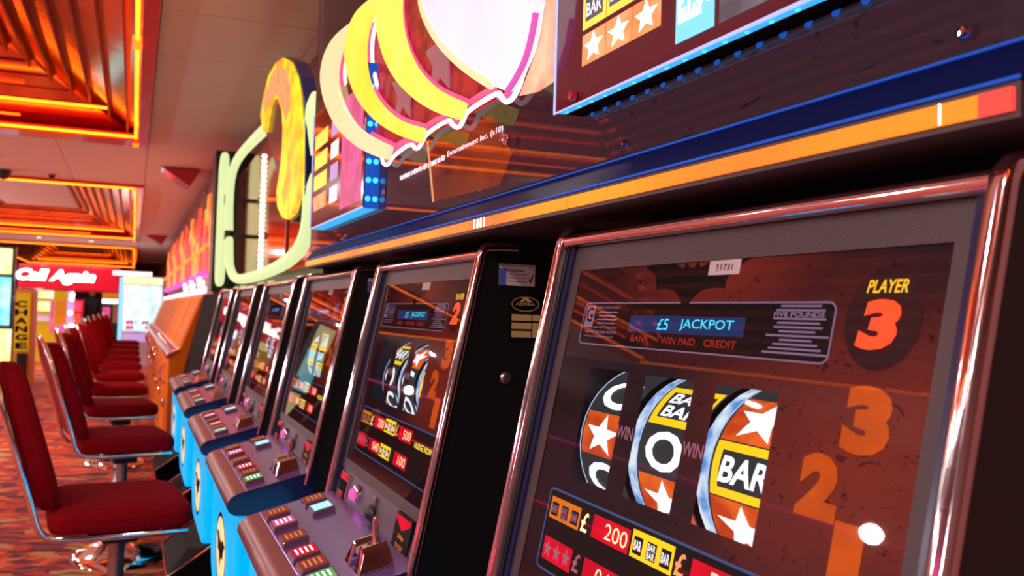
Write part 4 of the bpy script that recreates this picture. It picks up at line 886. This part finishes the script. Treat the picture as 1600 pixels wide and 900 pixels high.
r = far('fascia_sign', 'red fascia board with white glowing Call Again script over the far shopfront', 'sign', 17.0, [('red_board', (30, 418, 186, 452), 'sign_red', .05)], ((28, 415, 188, 455), 'red_lacquer', False, .15))
wtext(r, 'Call Again', 88, 433, 17.0, 105, 21, 'bulb_white', 'script_lettering', .06, .10, .3)
r = far('light_bar', 'pinkish white glowing light bar beside the red fascia', 'light', 16.8, [], ((176, 424, 238, 431), 'white_tube', False, .1))
far('kiosk', 'kiosk with yellow lit panel and shelves beneath the call again sign', 'kiosk', 17.6,
    [('yellow_panel', (48, 446, 84, 466), 'sign_yellow', .06), ('white_panel', (32, 446, 46, 464), 'lilac_panel', .05), ('cream_screen', (55, 471, 78, 486), 'sign_yellow', .06), ('notice', (56, 490, 78, 502), 'label_white', .06), ('pink_side', (79, 470, 84, 520), 'art_pink', .06), ('orange_case', (86, 470, 104, 515), 'amber_box', .06), ('round_dial', (89, 508, 100, 518), 'magenta_glow', .08)], ((30, 444, 112, 560), 'change_yellow', True))
lc = far('lilac_column', 'lilac lit column with small bulbs right of the kiosk', 'column', 17.2, [], ((104, 450, 114, 520), 'lilac_panel', True, .3))
for k, (u_, v_) in enumerate(((105, 450), (113, 452), (113, 461), (112, 467), (109, 489), (112, 509), (108, 511), (109, 525), (108, 535))):
    d = ray(u_, v_); t = 17.12 / d.y; MB().lathe([(0, -.05), (.045, -.03), (.055, 0), (.045, .03), (0, .05)], (d.x * t - lc.location.x, -.06, d.z * t + EYE), 10, 'y').put('bulb', 'bulb_white', lc, smooth=True)
far('red_machine', 'red machine with bright bulbs beyond the chair backs', 'arcade machine', 18.7, [('red_top', (113, 472, 127, 486), 'neon_red', .06), ('red_mid', (113, 490, 126, 505), 'flame_red', .06), ('green_lamp', (128, 498, 134, 506), 'screen_cyan', .09)], ((111, 468, 130, 540), 'red_lacquer', True))
far('arch_machine', 'orange arch-topped machine with white lamps left of the blue pole', 'arcade machine', 18.3, [('orange_top', (160, 456, 186, 468), 'amber_box', .06), ('white_strip', (160, 468, 184, 474), 'bulb_white', .07), ('screen', (160, 480, 172, 505), 'art_pink', .06), ('side_screen', (176, 478, 185, 505), 'label_gold', .06)], ((157, 450, 188, 540), 'black_paint', True))
e = px_box(185, 433, 191, 532, 16.0); r = MB().box((e[0], 16.0, 0.02), (e[1], 16.08, e[2])).put('light_pole', 'pole_blue', bevel=.01); tag(r, 'pale blue glowing vertical pole at the end of the chair row', 'light')
r = far('crane_machine', 'wide brightly lit white crane machine beyond the orange row', 'arcade machine', 16.6,
    [('lit_case', (193, 446, 252, 518), 'prize_white', .02), ('marquee', (191, 434, 254, 444), 'sign_yellow', .06), ('lilac_base', (193, 522, 250, 534), 'lilac_panel', .05)], ((190, 432, 256, 560), 'label_white', True))
random.seed(3)
for k in range(16):
    a = px_box(196 + (k % 8) * 6, 500 + 8 * (k // 8), 203 + (k % 8) * 6, 509 + 8 * (k // 8), 16.5); rr = .05
    MB().lathe([(0, rr), (rr * .7, rr * .7), (rr, 0), (rr * .7, -rr * .7), (0, -rr)], ((a[0] + a[1]) / 2 - r.location.x, -.06, a[2] - .05), 8).put('toy', random.choice(['label_white', 'art_pink', 'screen_cyan', 'prize_white']), r, smooth=True)

# person standing beyond the chairs, dark clothing
r = root('person', (-1.0, 19.6, 0), 'person in dark clothing standing far off under the dark opening', 'person')
def skinfig(vs, es, rad, name, m):
    me = bpy.data.meshes.new(name); me.from_pydata(vs, es, []); o = bpy.data.objects.new(name, me); sc.collection.objects.link(o); o.parent = r
    md = o.modifiers.new('s', 'SKIN'); sl_ = me.skin_vertices[0].data if me.skin_vertices else None
    if sl_ is None:
        me2 = bmesh.new(); me2.from_mesh(me); me2.verts.layers.skin.verify(); me2.to_mesh(me); me2.free(); sl_ = me.skin_vertices[0].data
    for i, q in enumerate(rad): sl_[i].radius = (q, q * .8)
    sl_[0].use_root = True
    o.modifiers.new('d', 'SUBSURF').render_levels = 1; me.materials.append(M[m])
    return o
V = [(0, 0, .98), (0, 0, 1.15), (0, 0, 1.38), (0, 0, 1.50), (.19, 0, 1.42), (.25, .02, 1.14), (.24, -.08, .90), (-.19, 0, 1.42), (-.25, .02, 1.14), (-.24, -.08, .90), (.10, 0, .92), (.11, 0, .50), (.12, .02, .08), (.12, -.12, .04), (-.10, 0, .92), (-.11, 0, .50), (-.12, .02, .08), (-.12, -.12, .04)]
Ed = [(0, 1), (1, 2), (2, 3), (2, 4), (4, 5), (5, 6), (2, 7), (7, 8), (8, 9), (0, 10), (10, 11), (11, 12), (12, 13), (0, 14), (14, 15), (15, 16), (16, 17)]
skinfig(V, Ed, [.15, .14, .15, .06, .065, .048, .035, .065, .048, .035, .09, .06, .045, .04, .09, .06, .045, .04], 'body', 'cloth_dark')
MB().lathe([(0, .115), (.05, .10), (.08, .05), (.082, 0), (.07, -.06), (.04, -.11), (0, -.125)], (0, 0, 1.63), 16).put('head', 'skin', r, smooth=True)
MB().lathe([(0, .13), (.055, .11), (.088, .06), (.09, .01)], (0, .015, 1.635), 16).put('hair', 'hair_dark', r, smooth=True)
